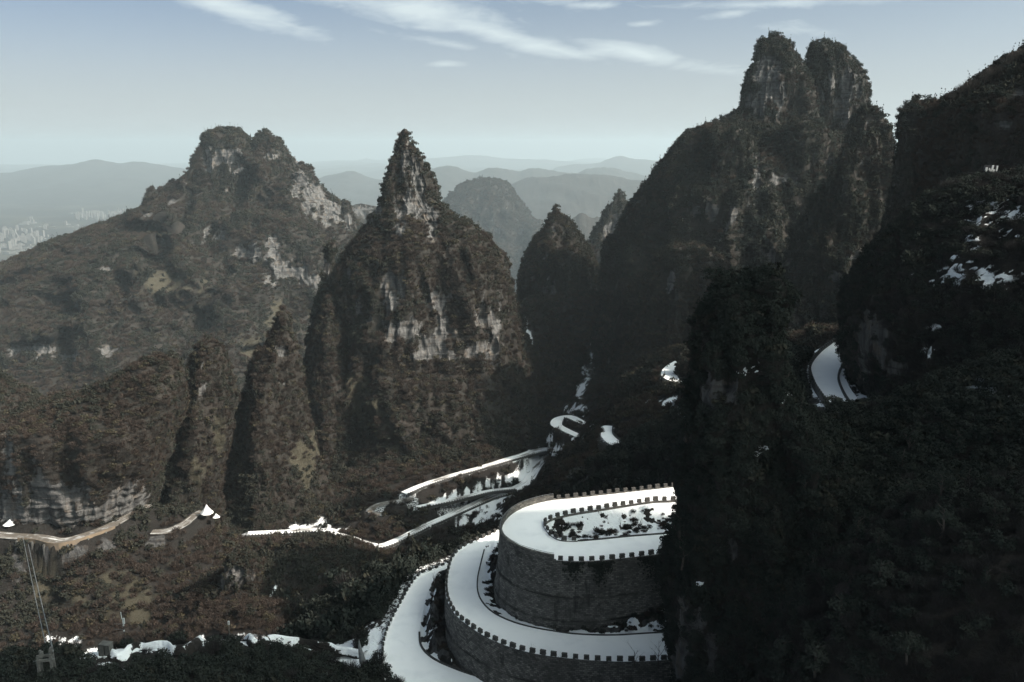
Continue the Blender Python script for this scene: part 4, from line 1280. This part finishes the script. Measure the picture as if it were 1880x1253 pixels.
mo = pl(m_out, 400)
i1 = int(np.argmin(np.hypot(proj(mo)[0] - 838, proj(mo)[1] - 1012)))
mb = mo[i1:].copy()
mb[:, 2] = -92.5
li = pl(l_in, 400)
j1 = int(np.argmin(np.hypot(proj(li)[0] - 803, proj(li)[1] - 1052)))
mb = mb[: int(len(mb) * 0.72)]


def strip2(V, T, S):
    hgt = 2.2 + 6.5 * np.exp(-((S - 0.22) / 0.20) ** 2) - 1.4 * sstep(S, 0.5, 0.8)
    V[..., 2] += hgt * sstep(T, 0.12, 0.62) * (0.8 + 0.4 * fbm(V, 3, 3)) + 0.4 * fbm(V, 2, 3) * np.sin(math.pi * T)
    return V


o, V, N = ribbon('bank', li[j1:], mb, M['near'], 24, 0.2, 7, fn=strip2, attrs=lambda V, N, T: {'rock': sstep(fbm(V, 4, 4) + 0.25, 0, .4), 'snow': sstep(0.30 - T * 1.1 + 0.7 * fbm(V, 2.2, 4, off=3), 0.0, 0.12), 'grass': 0 * T}, n=150); tagroad(o)
kp = sstep(np.linspace(0, 1, 24)[None] + 0.5 * fbm(V, 3, 3, off=4) - 0.5 * sstep(np.linspace(0, 1, 150), .45, .6)[:, None], 0.35, 0.7)
MASS.append(('strip', scatter(V, N, False, 0.72, kp, [(BARE, .4), (BROWN, .35), (DARK, .25)], (0.5, 1.2), 63)))


# ------------------------------------------------------------------ retaining walls, parapets, merlons
def side_of(line, outward):
    d = np.gradient(line[:, :2], axis=0)
    d /= np.linalg.norm(d, axis=1, keepdims=True) + 1e-9
    return np.stack([-d[:, 1], d[:, 0]], 1) * outward


def outward_sign(line, inner):
    nr = side_of(line, 1.0)
    c = inner.mean(0)[:2]
    return -1.0 if ((line[:, :2] - c) * nr).sum() < 0 else 1.0


def sweep(line, nr, prof, name, mat, parent, rough=0.0, close=True):
    """sweep a (offset, height) profile along a line; offset along outward normal"""
    n, m = len(line), len(prof)
    o = np.array([p[0] for p in prof]); h = np.array([p[1] for p in prof])
    V = np.repeat(line[:, None], m, 1).astype(float)
    V[..., :2] += nr[:, None] * o[None, :, None]
    V[..., 2] += h[None]
    if rough:
        cell = fbm(V, 0.55, 2, off=1.5)
        V[..., :2] += nr[:, None] * (rough * cell)[..., None]
    L = np.r_[0, np.cumsum(np.linalg.norm(np.diff(line, axis=0), axis=1))]
    q = np.r_[0, np.cumsum(np.hypot(np.diff(o), np.diff(h)))]
    uv = np.stack([np.repeat(L[:, None], m, 1), np.repeat(q[None], n, 0)], -1).reshape(-1, 2)
    Fq = grid_faces(n, m, wrap=False)
    me = mesh_np(name, V.reshape(-1, 3), Fq, mat, False, None, uv)
    return link(name, me, parent)


def merlon_mesh(name, w, t, h):
    b = MB()
    e = 0.06
    lv = [(0, 1.0), (h * 0.80, 0.86), (h * 0.801, 0.96), (h * 0.94, 0.94), (h, 0.84)]
    v = []
    for z, k in lv:
        v += [(-w / 2 * k, -t / 2 * k, z), (w / 2 * k, -t / 2 * k, z), (w / 2 * k, t / 2 * k, z), (-w / 2 * k, t / 2 * k, z)]
    f = [(3, 2, 1, 0)]
    for i in range(len(lv) - 1):
        for j in range(4):
            f.append((i * 4 + j, i * 4 + (j + 1) % 4, i * 4 + 4 + (j + 1) % 4, i * 4 + 4 + j))
    n = (len(lv) - 1) * 4
    f.append((n, n + 1, n + 2, n + 3))
    return b.add(v, f).mesh(name, M['merlon'])


def snow_cap(line, nr, parent, w=(-0.47, 0.02), h=0.24):
    c = sweep(line, nr, [(w[0], 0.02), (w[0] + .03, h - .05), (w[0] + .1, h), (w[1] - .1, h), (w[1], h - .06), (w[1] + .02, 0.12)], 'snow_cap', M['snow'], parent, 0.05)
    return c


MER = merlon_mesh('merlon', 1.0, 0.44, 0.80)
MER_S = merlon_mesh('merlon', 0.86, 0.40, 0.66)
MER_S.materials[0] = M['kerb']


def merlons(line, spacing, me, parent, skip=lambda px, py: False, phase=0.5, dz=0.0, limit=300):
    p = pl(line, step=0.1, smooth=False)
    k = 0
    s = int(spacing / 0.1)
    rg = random.Random(5)
    for i in range(int(s * phase), len(p) - 2, s):
        px, py = proj(p[i][None])
        if skip(px[0], py[0]):
            continue
        d = p[i + 1] - p[i - 1]
        o = link('merlon', me, parent)
        o.location = (p[i][0], p[i][1], p[i][2] + dz)
        o.rotation_euler = (rg.uniform(-.03, .03), rg.uniform(-.03, .03), math.atan2(d[1], d[0]) + rg.uniform(-.05, .05))
        sc = rg.uniform(0.88, 1.08)
        o.scale = (sc * rg.uniform(.94, 1.06), 1, sc)
        k += 1
    return k


def wall_profile(H, ledges, batter=0.05, n=34):
    """outer face from the parapet foot down, with two set-back ledges"""
    pr = [(-0.45, 0.0), (-0.45, 0.16), (0.06, 0.16), (0.06, -0.12), (0.0, -0.13)]
    off = 0.0
    for z in np.linspace(-0.3, -H, n):
        off = -z * batter + sum(0.24 for l in ledges if -z > l)
        pr.append((off, z))
    return pr


def cut(line, f):
    px, py = proj(line)
    k = f(px, py)
    i = np.where(k)[0]
    return line[i[0]:i[-1] + 1]


# upper loop
W = empty('retaining_wall', (0, 0, 0))
tag(W, 'tall grey stone wall carrying the uppermost snowy hairpin loop, dark drip stains below its merlons', 'wall', 'stone walls of the hairpin road')
line = pl(u_out, step=0.4)
sg = outward_sign(line, line)
nr = side_of(line, sg)
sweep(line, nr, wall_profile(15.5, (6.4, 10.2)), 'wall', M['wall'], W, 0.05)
par = cut(line, lambda x, y: (x < 1018))
pn = side_of(par, sg)
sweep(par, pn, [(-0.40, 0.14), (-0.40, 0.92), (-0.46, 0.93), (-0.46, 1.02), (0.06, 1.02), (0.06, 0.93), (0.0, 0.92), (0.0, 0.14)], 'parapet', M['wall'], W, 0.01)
b = MB()
rl = pl(par + np.c_[pn * -0.2, np.full(len(par), 1.32)], step=1.2, smooth=False)
b.tube(rl, 0.035, 5)
for p in rl[::2]:
    b.tube([p - np.array([0, 0, .32]), p], 0.03, 4)
b.build('handrail', M['steel'], W)
snow_cap(cut(line, lambda x, y: (x > 1018) & (y > 980)), side_of(cut(line, lambda x, y: (x > 1018) & (y > 980)), sg), W)
mline = line + np.c_[nr * -0.20, np.full(len(line), 0.15)]
merlons(mline, 1.83, MER, W, skip=lambda x, y: x < 1022)

# dark creeper hanging down the wall and scrub at its foot
def creeper(px0, px1, drop, n, label, seed):
    rng = np.random.default_rng(seed)
    V, Fc = [], []
    seg = cut(line, lambda x, y: (x > px0) & (x < px1) & (y > 980))
    sn = side_of(seg, sg)
    strands = []
    for _ in range(max(8, n // 24)):
        c = float(np.clip(rng.normal(0.5, 0.24), 0.0, 1.0))
        strands.append((c * (len(seg) - 1), drop * (0.15 + 0.85 * rng.random() ** 1.3) * math.exp(-((c - 0.5) / 0.32) ** 2)))
    for i in range(n):
        k, dmax = strands[rng.integers(0, len(strands))]
        z = -0.1 - dmax * rng.random() ** 1.3
        kf2 = float(np.clip(k + rng.normal() * 1.1, 0, len(seg) - 1.01))
        k2 = int(kf2)
        p = seg[k2] * (1 - kf2 + k2) + seg[k2 + 1] * (kf2 - k2) + np.array([*(sn[k2] * (0.10 - z * 0.05 + 0.22 * rng.random())), z])
        a = rng.normal(size=3); a /= np.linalg.norm(a)
        b2 = np.cross(a, np.array([*sn[k2], 0.3])); b2 /= np.linalg.norm(b2) + 1e-6
        q = 0.13 + 0.12 * rng.random()
        o = len(V)
        V += [p - a * q, p - b2 * q, p + a * q, p + b2 * q]
        Fc.append((o, o + 1, o + 2, o + 3))
    c0 = np.array(V).mean(0)
    ob = link('creeper', mesh_np('creeper', np.array(V) - c0, np.array(Fc), M['shade'], False))
    ob.location = tuple(c0)
    tag(ob, label, 'climbing plant', 'creepers on the hairpin wall')


creeper(1030, 1075, 3.2, 300, 'left patch of dark creeper hanging below the merlons of the upper wall', 3)
creeper(1078, 1130, 5.0, 520, 'largest patch of dark creeper hanging below the merlons of the upper wall', 4)
creeper(1170, 1250, 7.0, 900, 'dark creeper spreading over the right end of the upper wall', 5)

# inner parapet of the upper loop
Wi = empty('stone_parapet', (0, 0, 0))
tag(Wi, 'low battlement row round the inside of the uppermost hairpin, beside the snowy scrub island', 'parapet', 'stone walls of the hairpin road')
ib = np.vstack([u_in_b, u_in_f[::-1][1:5]])
li_ = pl(ib, step=0.4)
si = outward_sign(li_, li_)
ni = side_of(li_, si)
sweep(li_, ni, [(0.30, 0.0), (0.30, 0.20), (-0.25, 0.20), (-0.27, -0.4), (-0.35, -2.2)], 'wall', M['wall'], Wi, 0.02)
snow_cap(li_, ni, Wi, (-0.22, 0.26), 0.26)
merlons(li_ + np.array([0, 0, 0.19]), 1.83, MER, Wi)

# middle loop
W = empty('retaining_wall', (0, 0, 0))
tag(W, 'curved grey stone wall under the middle snowy road, notched top ending behind the dark crag', 'wall', 'stone walls of the hairpin road')
line = pl(m_out, step=0.4)
sg = outward_sign(line, line)
nr = side_of(line, sg)
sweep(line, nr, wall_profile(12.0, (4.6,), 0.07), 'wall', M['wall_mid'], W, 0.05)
snow_cap(line, nr, W)
merlons(line + np.c_[nr * -0.20, np.full(len(line), 0.15)], 1.80, MER, W)

# lowest road
W = empty('stone_parapet', (0, 0, 0))
tag(W, 'battlement row along the left edge of the lowest snowy road above dark forest', 'parapet', 'stone walls of the hairpin road')
line = pl(l_out, step=0.4)
sg = -1.0 if side_of(line, 1.0)[len(line) // 2][0] > 0 else 1.0
nr = side_of(line, sg)
sweep(line, nr, wall_profile(4.0, (), 0.05, 12), 'wall', M['kerb'], W, 0.04)
snow_cap(line, nr, W)
merlons(line + np.c_[nr * -0.20, np.full(len(line), 0.12)], 1.75, MER_S, W)

# drain kerbs on the uphill side of the roads
def kerb(line, label, w=0.28, h=0.22):
    K = sweep(line, side_of(line, 1.0), [(-w / 2, -0.1), (-w / 2, h), (w / 2, h), (w / 2, -0.1)], 'kerb', M['kerb'], None, 0.02)
    tag(K, label, 'kerb', 'kerbs of the hairpin road')


kerb(pl(u_in_f[:7], step=0.5), 'thin dark kerb on the front lane of the uppermost loop, against the scrub island')
kerb(pl(m_in[3:], step=0.5) + np.array([0, 0, 0.02]), 'dark drain kerb along the inner edge of the middle snowy road', 0.22, 0.16)
kerb(pl(l_in[6:], step=0.5) + np.array([0, 0, 0.02]), 'dark drain kerb along the inner edge of the lowest snowy road', 0.34, 0.22)
kr = PZ(np.array([1549, 1541, 1540, 1550, 1566, 1578.]), np.array([668, 684, 700, 724, 748, 770.]), -56.95)
kerb(pl(kr, step=0.6), 'dark kerb curving down the snowy road between the two shaded crags', 0.5, 0.35)


# crenellated parapets of the far roads: too small to pick single blocks
def far_parapet(k, side, label, i0=0, i1=None, h=0.7, below=1.6):
    c = ROAD3[k][i0:i1]
    L, R = off_line(c[:, :3], c[:, 3])
    ln = L if side > 0 else R
    nr = side_of(ln, side)
    root = empty('stone_parapet', tuple(ln[len(ln) // 2]))
    tag(root, label, 'parapet', 'battlements of the far valley roads')
    loc = np.array(root.location)
    sweep(ln - loc, nr, [(-0.3, 0), (-0.3, 0.35), (0.3, 0.35), (0.35, -below)], 'wall', M['kerb'], root, 0.03)
    b = MB()
    q = pl(ln, step=1.0, smooth=False)
    for i in range(1, len(q) - 1, 2):
        d = q[i + 1] - q[i - 1]
        b.box(tuple(q[i] - loc + np.array([0, 0, 0.33])), (1.05, 0.5, h), math.atan2(d[1], d[0]), 0.9)
    tag(b.build('crenels', M['kerb'], root), kind='stuff')


far_parapet('low', -1, 'tiny battlement row along the lowest sunlit valley road', 0, 90)
far_parapet('low', -1, 'tiny battlement row climbing along the sunlit valley road towards the snowy bend', 90, None)
far_parapet('high', -1, 'tiny battlement row under the topmost sunlit valley road')
far_parapet('mid', -1, 'tiny battlement row between the two parallel valley roads')
far_parapet('zig', 1, 'tiny dark battlements at the small snowy hairpin below the gully', 0, None)
far_parapet('knee', 1, 'tiny battlements on the short snowy bend on the scrubby spur')
far_parapet('bend', 1, 'tiny parapet round the crescent of snowy road beside the brown tree')
far_parapet('high_right', -1, 'small battlement row on the left edge of the snowy road between the shaded crags', below=1.5)

# rust-stained retaining wall under the road at the foot of the left cliff
rw = empty('retaining_wall', (0, 0, 0))
tag(rw, 'rust-stained retaining wall under the muddy road below the pale left cliff', 'wall')
c = ROAD3['cliff']
L, R = off_line(c[:, :3], c[:, 3])
e = cut(R, lambda x, y: (x > 30) & (x < 215))
nn = side_of(e, -1.0)
sweep(e, nn, [(-0.4, 0.0), (-0.4, 0.7), (0.1, 0.7), (0.3, -3), (0.6, -6), (1.0, -9.5)], 'wall', M['ochre_wall'], rw, 0.1)
b = MB()
for p in e[::6]:
    b.box((p[0], p[1] - 1.2, p[2] - 8.5), (0.7, 1.2, 8.2))
tag(b.build('buttresses', M['concrete'], rw), kind='stuff')


# ------------------------------------------------------------------ snow heaps under the cliffs
def snow_cone(px, py, z, r, h, label):
    p = PZ(px, py, z)
    n, m = 14, 28
    t = np.linspace(0, 2 * math.pi, m, endpoint=False)
    s = np.linspace(0.02, 1, n)
    V = np.stack([s[:, None] * r * np.cos(t)[None], s[:, None] * r * np.sin(t)[None], h * (1 - s[:, None] ** 0.85) + 0 * t[None]], -1)
    V[..., 2] += 0.25 * fbm(V + p, 1.5, 3) * s[:, None]
    V += p
    me = mesh_np('snow_heap', V.reshape(-1, 3), grid_faces(n, m, True), M['snow'])
    tag(link('snow_heap', me), label, 'snow heap', 'cone-shaped snow heaps by the left road')


snow_cone(380, 942, -203, 3.5, 5.2, 'larger cone-shaped white snow heap where the muddy road ends under the left spur')
snow_cone(397, 950, -206, 2.0, 2.4, 'smaller rounded snow heap just below the cone-shaped one')
snow_cone(19, 962, -197, 3.6, 2.6, 'white snow heap at the left corner of the striped pale cliff')


# ------------------------------------------------------------------ pylon, cables, hut, posts at the bottom left
def pylon():
    base = PY(93, 1282, 133)
    root = empty('concrete_pylon', tuple(base), math.radians(14))
    tag(root, 'grey concrete cableway pylon with an open frame, snow on the ground behind it', 'pylon')
    H, w, dp = 8.6, 1.15, 0.75
    for sx in (-1, 1):
        for sy in (-1, 1):
            MB().box((sx * w, sy * dp, -3.0), (0.36, 0.36, H + 3.0), 0, 1.0, (-sx * 0.02, 0)).build('leg', M['concrete'], root)
    for z in (1.6, 4.3, 7.3):
        for sy in (-1, 1):
            MB().box((0, sy * dp, z), (2 * w - 0.37, 0.28, 0.46)).build('crossbeam', M['concrete'], root)
        for sx in (-1, 1):
            MB().box((sx * (w - 0.1), 0, z + 0.05), (0.28, 2 * dp - 0.37, 0.36)).build('crossbeam', M['concrete'], root)
    MB().box((-0.55, 0.1, H - 0.8), (0.5, 0.7, 0.9), 0, 0.8).build('anchor_block', M['concrete'], root)
    MB().box((0.95, 0.0, H), (0.55, 0.9, 0.7), 0, 0.8).build('anchor_block', M['concrete'], root)
    MB().tube([(-w - .5, -dp, 7.6), (w + .4, -dp, 7.6)], 0.05, 5).build('rail', M['steel'], root)
    MB().tube([(-w - .3, 0, 0.0), (-w - .32, 0, 7.4)], 0.04, 4).build('ladder_rail', M['steel'], root)
    return base + np.array([0, 0, H])


top = pylon()
def cable(a, bpt, label, sag=3.0, r=0.06):
    t = np.linspace(0, 1, 20)
    P = a[None] * (1 - t)[:, None] + bpt[None] * t[:, None]
    P[:, 2] -= sag * 4 * t * (1 - t)
    root = MB().tube(P, r, 5).build('cable', M['steel'])
    tag(root, label, 'cable', 'cables of the cableway')


cable(PY(98, 1196, 133), PY(52, 1000, 300), 'right of the two steel cables rising from the concrete pylon', 1.5, 0.10)
cable(PY(83, 1180, 140), PY(42, 985, 305), 'left of the two thin steel cables behind the concrete pylon', 1.5, 0.08)


def blocks():
    p = PY(195, 1202, 142)
    root = empty('machine_hut', tuple(p), math.radians(-10))
    tag(root, 'narrow grey concrete box with vertical panels on the snow-streaked ridge', 'hut')
    MB().box((-0.55, 0, -0.6), (0.95, 1.3, 2.7)).build('panel', M['concrete'], root)
    MB().box((0.05, 0.1, -0.6), (0.25, 1.0, 2.4)).build('door', M['black'], root)
    for i in range(2):
        MB().box((0.42 + 0.5 * i, 0.05, -0.6), (0.4, 1.2, 2.65 - 0.05 * i)).build('panel', M['concrete'], root)
    MB().box((0.1, 0.05, 2.104), (2.0, 1.5, 0.14)).build('roof', M['concrete'], root)


blocks()


def post():
    p = PY(231, 1186, 144)
    root = empty('utility_pole', tuple(p))
    tag(root, 'slim dark pole with a white equipment box near its top, on the ridge', 'pole')
    MB().tube([(0, 0, -0.8), (-0.05, 0, 3.6), (-0.2, 0, 6.4)], [0.07, 0.06, 0.045], 6).build('mast', M['black'], root)
    MB().box((0.12, -0.1, 4.4), (0.34, 0.28, 1.1)).build('equipment_box', M['white'], root)
    MB().tube([(-0.2, 0, 5.3), (-0.28, 0, 6.6)], 0.09, 6).build('antenna', M['white'], root)
    for z in (4.35, 3.3):
        MB().tube([(-1.7, 0, z), (0.05, 0, z - .05)], 0.025, 4).build('cross_arm', M['steel'], root)
        MB().box((0.02, -0.12, z - 0.35), (0.2, 0.2, 0.22)).build('insulator', M['white'], root)
    q = PY(422, 1172, 156)
    r2 = empty('marker_post', tuple(q))
    tag(r2, 'short pale marker post standing alone in the dark scrub', 'post')
    MB().box((0, 0, -0.5), (0.16, 0.16, 3.4)).build('shaft', M['concrete'], r2)
    MB().box((0, 0, 2.9), (0.34, 0.22, 0.75)).build('cap', M['white'], r2)


post()


def horn():
    p = PY(668, 1232, 142)
    root = empty('sculpture', tuple(p), math.radians(-8))
    tag(root, 'dark horn-shaped pointed sculpture on a black block in the snow', 'sculpture')
    MB().box((0.15, 0, -0.4), (1.35, 1.1, 2.4), 0, 0.78).build('plinth', M['black'], root)
    pts, rad = [], []
    for t in np.linspace(0, 1, 14):
        pts.append((-0.15 - 0.55 * math.sin(t * 1.5), 0.1, 1.7 + 4.4 * t))
        rad.append(0.62 * (1 - t) ** 0.8 + 0.02)
    MB().tube(pts, rad, 10).build('horn', M['steel'], root, True)
    MB().tube([(-.5, -.5, 1.2), (-.9, -.8, .6), (-2.2, -1.2, 0)], 0.07, 5).build('chain', M['black'], root)


horn()


def white_frame():
    p = PY(1812, 338, 236)
    root = empty('cliff_stair', tuple(p))
    tag(root, 'pale upright panels of a small structure high on the dark wooded slope', 'structure')
    s = 236 / F
    for x, y, w, h in ((1809, 319, 3.4, 11), (1816, 313, 2, 4), (1804, 338, 4.6, 16), (1817, 330, 9.5, 18), (1821.5, 311, 3.2, 7), (1829, 315, 2.4, 10), (1828, 331, 4, 10), (1812, 337, 2, 10), (1822, 341, 4, 4)):
        c = PY(x, y, 236) - p
        MB().box((c[0], 0, c[2]), (w * s, 0.3, h * s), 0, 1.0, (0.12, 0)).build('panel', M['white'], root)
    MB().box((0.3, 0.55, -0.4), (3.8, 0.5, 5.2), 0, 0.9, (0.1, 0)).build('back_wall', M['black'], root)
    for i in range(4):
        c = PY(1799, 356 + i * 2.6, 232) - p
        MB().box((c[0], c[1], c[2]), (1.1, 0.35, 0.12)).build('step', M['concrete'], root)


white_frame()


# ------------------------------------------------------------------ single trees
def bare_tree_mesh(seed, H=4.0, depth=4):
    rg = random.Random(seed)
    tr, br = MB(), MB()

    def grow(p, d, L, r, k):
        pts, rad = [p], [r]
        q = p.copy()
        dd = d.copy()
        for i in range(3):
            dd = (dd + Vector((rg.uniform(-.18, .18), rg.uniform(-.18, .18), rg.uniform(-.05, .12)))).normalized()
            q = q + dd * L / 3
            pts.append(q.copy()); rad.append(r * (1 - 0.2 * (i + 1)))
        (tr if k == depth else br).tube(pts, rad, 5 if k > 2 else 3)
        if k == 0:
            return
        for i in range(rg.choice((2, 3, 3)) if k < depth else 5):
            j = rg.choice((1, 2, 3))
            a = rg.uniform(0, 6.28)
            side = Vector((math.cos(a), math.sin(a), rg.uniform(0.1, 0.6)))
            grow(pts[j].copy(), (dd * 0.75 + side * 0.75).normalized(), L * rg.uniform(.5, .72), rad[j] * 0.62, k - 1)
    grow(Vector((0, 0, -0.3)), Vector((rg.uniform(-.1, .1), 0, 1)).normalized(), H * 0.5, 0.085 * H / 4, depth)
    return tr.mesh('trunk', M['bark']), br.mesh('crown', M['bark'])


BT = [bare_tree_mesh(i, 4.0) for i in range(4)]


def far_bare_mesh(seed):
    rng = np.random.default_rng(seed)
    t = MB().tube([(0, 0, -0.8), (0.05, 0, 1.2), (0.02, 0.05, 2.2)], [0.13, 0.10, 0.05], 5)
    V, Fc = join([twig_cloud(rng, 170, 1.7, 3.2, 0.035)])
    V = V + np.array([0, 0, 0.9])
    return t.mesh('trunk', M['bark']), mesh_np('crown', V, Fc, M['bark'], False)


BT_FAR = [far_bare_mesh(40 + i) for i in range(3)]


def bare_tree(pos, h, k, label, group='leafless young trees by the hairpin road', kinds=None):
    kinds = kinds or BT
    root = empty('bare_tree', tuple(pos), random.uniform(0, 6.28))
    root.scale = (h / 4,) * 3
    tag(root, label, 'tree', group)
    link('trunk', kinds[k % len(kinds)][0], root)
    link('crown', kinds[k % len(kinds)][1], root)


for i, (px, py, Y, h, lab) in enumerate([
        (1165, 1222, 128.5, 5.2, 'widest leafless sapling standing outside the middle wall, seen against the snow'),
        (1209, 1222, 128.5, 5.6, 'tall leafless sapling next to the dark cliff, seen against the middle snowy road'),
        (985, 1212, 130.0, 3.6, 'leafless sapling just outside the start of the merlons of the middle wall'),
        (1028, 1218, 129.5, 2.6, 'smallest leafless sapling over the merlons of the middle wall'),
        (708, 1262, 136.0, 4.4, 'spreading leafless bush-like tree at the left edge of the lowest road, by the sculpture'),
        (1140, 972, 153.0, 2.6, 'thin leafless sapling on the snowy island inside the uppermost loop, left one'),
        (1172, 968, 154.0, 3.0, 'thin leafless sapling on the snowy island inside the uppermost loop, right one'),
        (796, 1070, 163.0, 3.2, 'leafless bush leaning over the top of the lowest road')]):
    bare_tree(PY(px, py, Y), h, i, lab)


def leaf_tree_mesh(seed, H=5.0, conical=False):
    rng = np.random.default_rng(seed)
    t = MB().tube([(0, 0, -0.6), (0.05 * H, 0, 0.35 * H), (0.02 * H, 0.03 * H, 0.8 * H)], [0.035 * H, 0.026 * H, 0.008 * H], 6)
    for i in range(6):
        a = rng.random() * 6.28
        z = (0.3 + 0.09 * i) * H
        t.tube([(0.04 * H, 0, z), (math.cos(a) * .2 * H, math.sin(a) * .2 * H, z + .16 * H)], [0.012 * H, 0.004 * H], 4)
    if conical:
        L = [(0, 0, (0.25 + 0.13 * i) * H, 0.26 * H * (1 - i / 6.5), 0.5) for i in range(6)]
    else:
        L = [(0, 0, 0.68 * H, 0.25 * H, 0.9)]
        for i in range(8):
            a = rng.random() * 6.28
            L.append((math.cos(a) * .24 * H, math.sin(a) * .24 * H, (0.42 + 0.42 * rng.random()) * H, (0.12 + .09 * rng.random()) * H, 0.7))
    V, Fc = leaf_cloud(rng, 620, L, 0.030 * H)
    return t.mesh('trunk', M['bark']), mesh_np('crown', np.array(V), np.array(Fc), M['shade'], False)


LT = [leaf_tree_mesh(70 + i, 5.0, i == 3) for i in range(4)]


def leaf_tree(pos, h, k, label, group):
    root = empty('evergreen_tree', tuple(pos), random.uniform(0, 6.28))
    root.scale = (h / 5,) * 3
    tag(root, label, 'tree', group)
    link('trunk', LT[k % 4][0], root)
    link('crown', LT[k % 4][1], root)


for i, (px, py, Y, h, lab) in enumerate([
        (1256, 955, 117, 5.6, 'dark evergreen tree leaning over the far end of the uppermost snowy lane'),
        (1250, 1000, 114, 5.0, 'dark evergreen tree overhanging the near end of the uppermost snowy lane'),
        (1252, 1040, 112, 4.6, 'dark evergreen tree at the cliff edge just below the uppermost snowy lane'),
        (1262, 905, 120, 4.4, 'dark evergreen tree on the crag edge beyond the last merlon of the back row'),
        (1548, 775, 150, 4.4, 'dark evergreen sapling poking up before the snowy road between the crags, right one'),
        (1524, 770, 152, 5.0, 'pointed evergreen sapling before the snowy road between the crags, left one')]):
    leaf_tree(PY(px, py, Y), h, i, lab, 'evergreen trees at the edge of the dark crag')

# single crowns that stand out of the thicket on the near crags
trg = np.random.default_rng(77)
for ci, (V, N) in enumerate(CRAGS):
    P, Q = V.reshape(-1, 3), N.reshape(-1, 3)
    px, py = proj(P)
    ok = (px > 1255) & (px < 1885) & (py > 520) & (py < 1250) & ((Q * P).sum(1) < 0) & (Q[:, 2] > 0.05) & (P[:, 1] > 40)
    ok &= ~((px > 1470) & (px < 1600) & (py > 600) & (py < 800))
    idx = np.where(ok)[0]
    taken = []
    for k in trg.permutation(idx)[:600]:
        if len(taken) >= 20:
            break
        if any(np.linalg.norm(P[k] - q) < 5.0 for q in taken):
            continue
        taken.append(P[k])
        leaf_tree(P[k] - np.array([0, 0, 0.3]), trg.uniform(2.6, 4.6), int(trg.integers(0, 4)), 'dark evergreen crown standing out of the thicket on the shaded crags', 'evergreen crowns in the crag thicket')

# leafless trees along the skyline of the right ridge
for i, (px, py) in enumerate([(1745, 190), (1762, 181), (1778, 176), (1792, 168), (1806, 160), (1818, 152), (1832, 142), (1846, 131), (1858, 124), (1871, 112)]):
    bare_tree(PY(px, py + 2, 300), 4.4 + 0.7 * (i % 3), i, 'leafless tree standing on the skyline of the far right ridge', 'leafless trees on the right skyline', BT_FAR)


# ------------------------------------------------------------------ woods from the scatter
LAB = {
    'mountain': 'scrub of evergreen and leafless bushes over the mountain', 'near_hillside': 'dark scrub on the shaded near hillside',
    'valley': 'brown and green scrub over the valley floor', 'valley_wood': 'dark wood on the drop below the lowest road', 'island': 'leafless bushes on the snowy island in the loop',
    'strip': 'bushes on the bank between the snowy roads', 'crag': 'dense dark evergreen thicket over the shaded crag', 'pinnacle': 'brown winter scrub clinging to the pinnacle'}
groups = {}
for nm, r in MASS:
    if r is None:
        continue
    groups.setdefault(nm, []).append(r)
for nm, rs in groups.items():
    a = [np.concatenate([r[i] for r in rs]) for i in range(4)]
    wood('scrub', *a, LAB.get(nm, 'winter scrub and trees covering the ' + nm.replace('_', ' ')))

# ------------------------------------------------------------------ the far city
def city():
    rg = random.Random(9)
    ms = []
    for i in range(4):
        b = MB()
        w, d, h = [(26, 18, 95), (34, 16, 80), (22, 22, 105), (60, 24, 26)][i]
        b.box((0, 0, 0), (w, d, h))
        for k in range(1, int(h / 12)):
            b.box((0, 0, k * 12), (w + 1.6, d + 1.6, 2.2))
        b.box((0, 0, h + 0.02), (w * .4, d * .5, 6))
        ms.append(b.mesh('tower_block', M['city']))
    cl = [(25, 462, 40, 6, 26, 3), (40, 432, 34, 6, 24, 0), (48, 445, 22, 4, 22, 0), (10, 442, 20, 5, 12, 0), (66, 441, 22, 5, 14, 1), (165, 402, 34, 4, 34, 0), (195, 398, 26, 4, 24, 1), (215, 396, 16, 3, 12, 2), (50, 411, 14, 3, 16, 3), (150, 393, 22, 2, 16, 3), (110, 420, 40, 6, 20, 3), (20, 455, 24, 4, 12, 3)]
    for (px, py, sx, sy, n, kind) in cl:
        for i in range(n):
            x, y = px + rg.uniform(-sx, sx), py + rg.uniform(-sy, sy)
            p = PZ(x, y, -995)
            k = kind if rg.random() < .75 else rg.choice((0, 1, 2, 3))
            o = link('tower_block', ms[k])
            o.location = tuple(p)
            o.rotation_euler = (0, 0, rg.uniform(-.3, .3))
            s = rg.uniform(.75, 1.25)
            o.scale = (s, s, rg.uniform(.45, .95))
            tag(o, 'pale block in the hazy valley city beyond the left mountain', 'building', 'buildings of the far valley city')


city()

# ------------------------------------------------------------------ haze
def haze():
    m = bpy.data.materials.new('haze')
    m.use_nodes = True
    g = NT(m.node_tree)
    v = g.n('ShaderNodeVolumePrincipled')
    v.inputs['Color'].default_value = (0.655, 0.775, 0.84, 1)
    v.inputs['Density'].default_value = 4.8e-5
    v.inputs['Anisotropy'].default_value = 0.15
    o = g.n('ShaderNodeOutputMaterial')
    g.link(v.outputs[0], o.inputs['Volume'])
    b = MB().box((0, 24000, -1200), (96000, 60000, 1200 + 280))
    ob = b.build('haze', m)
    tag(ob, kind='stuff')


haze()
print('plants', NWOOD[0], 'tris', sum(len(m.loops) - 2 * len(m.polygons) for m in bpy.data.meshes), 'time', round(time.time() - T0, 1))
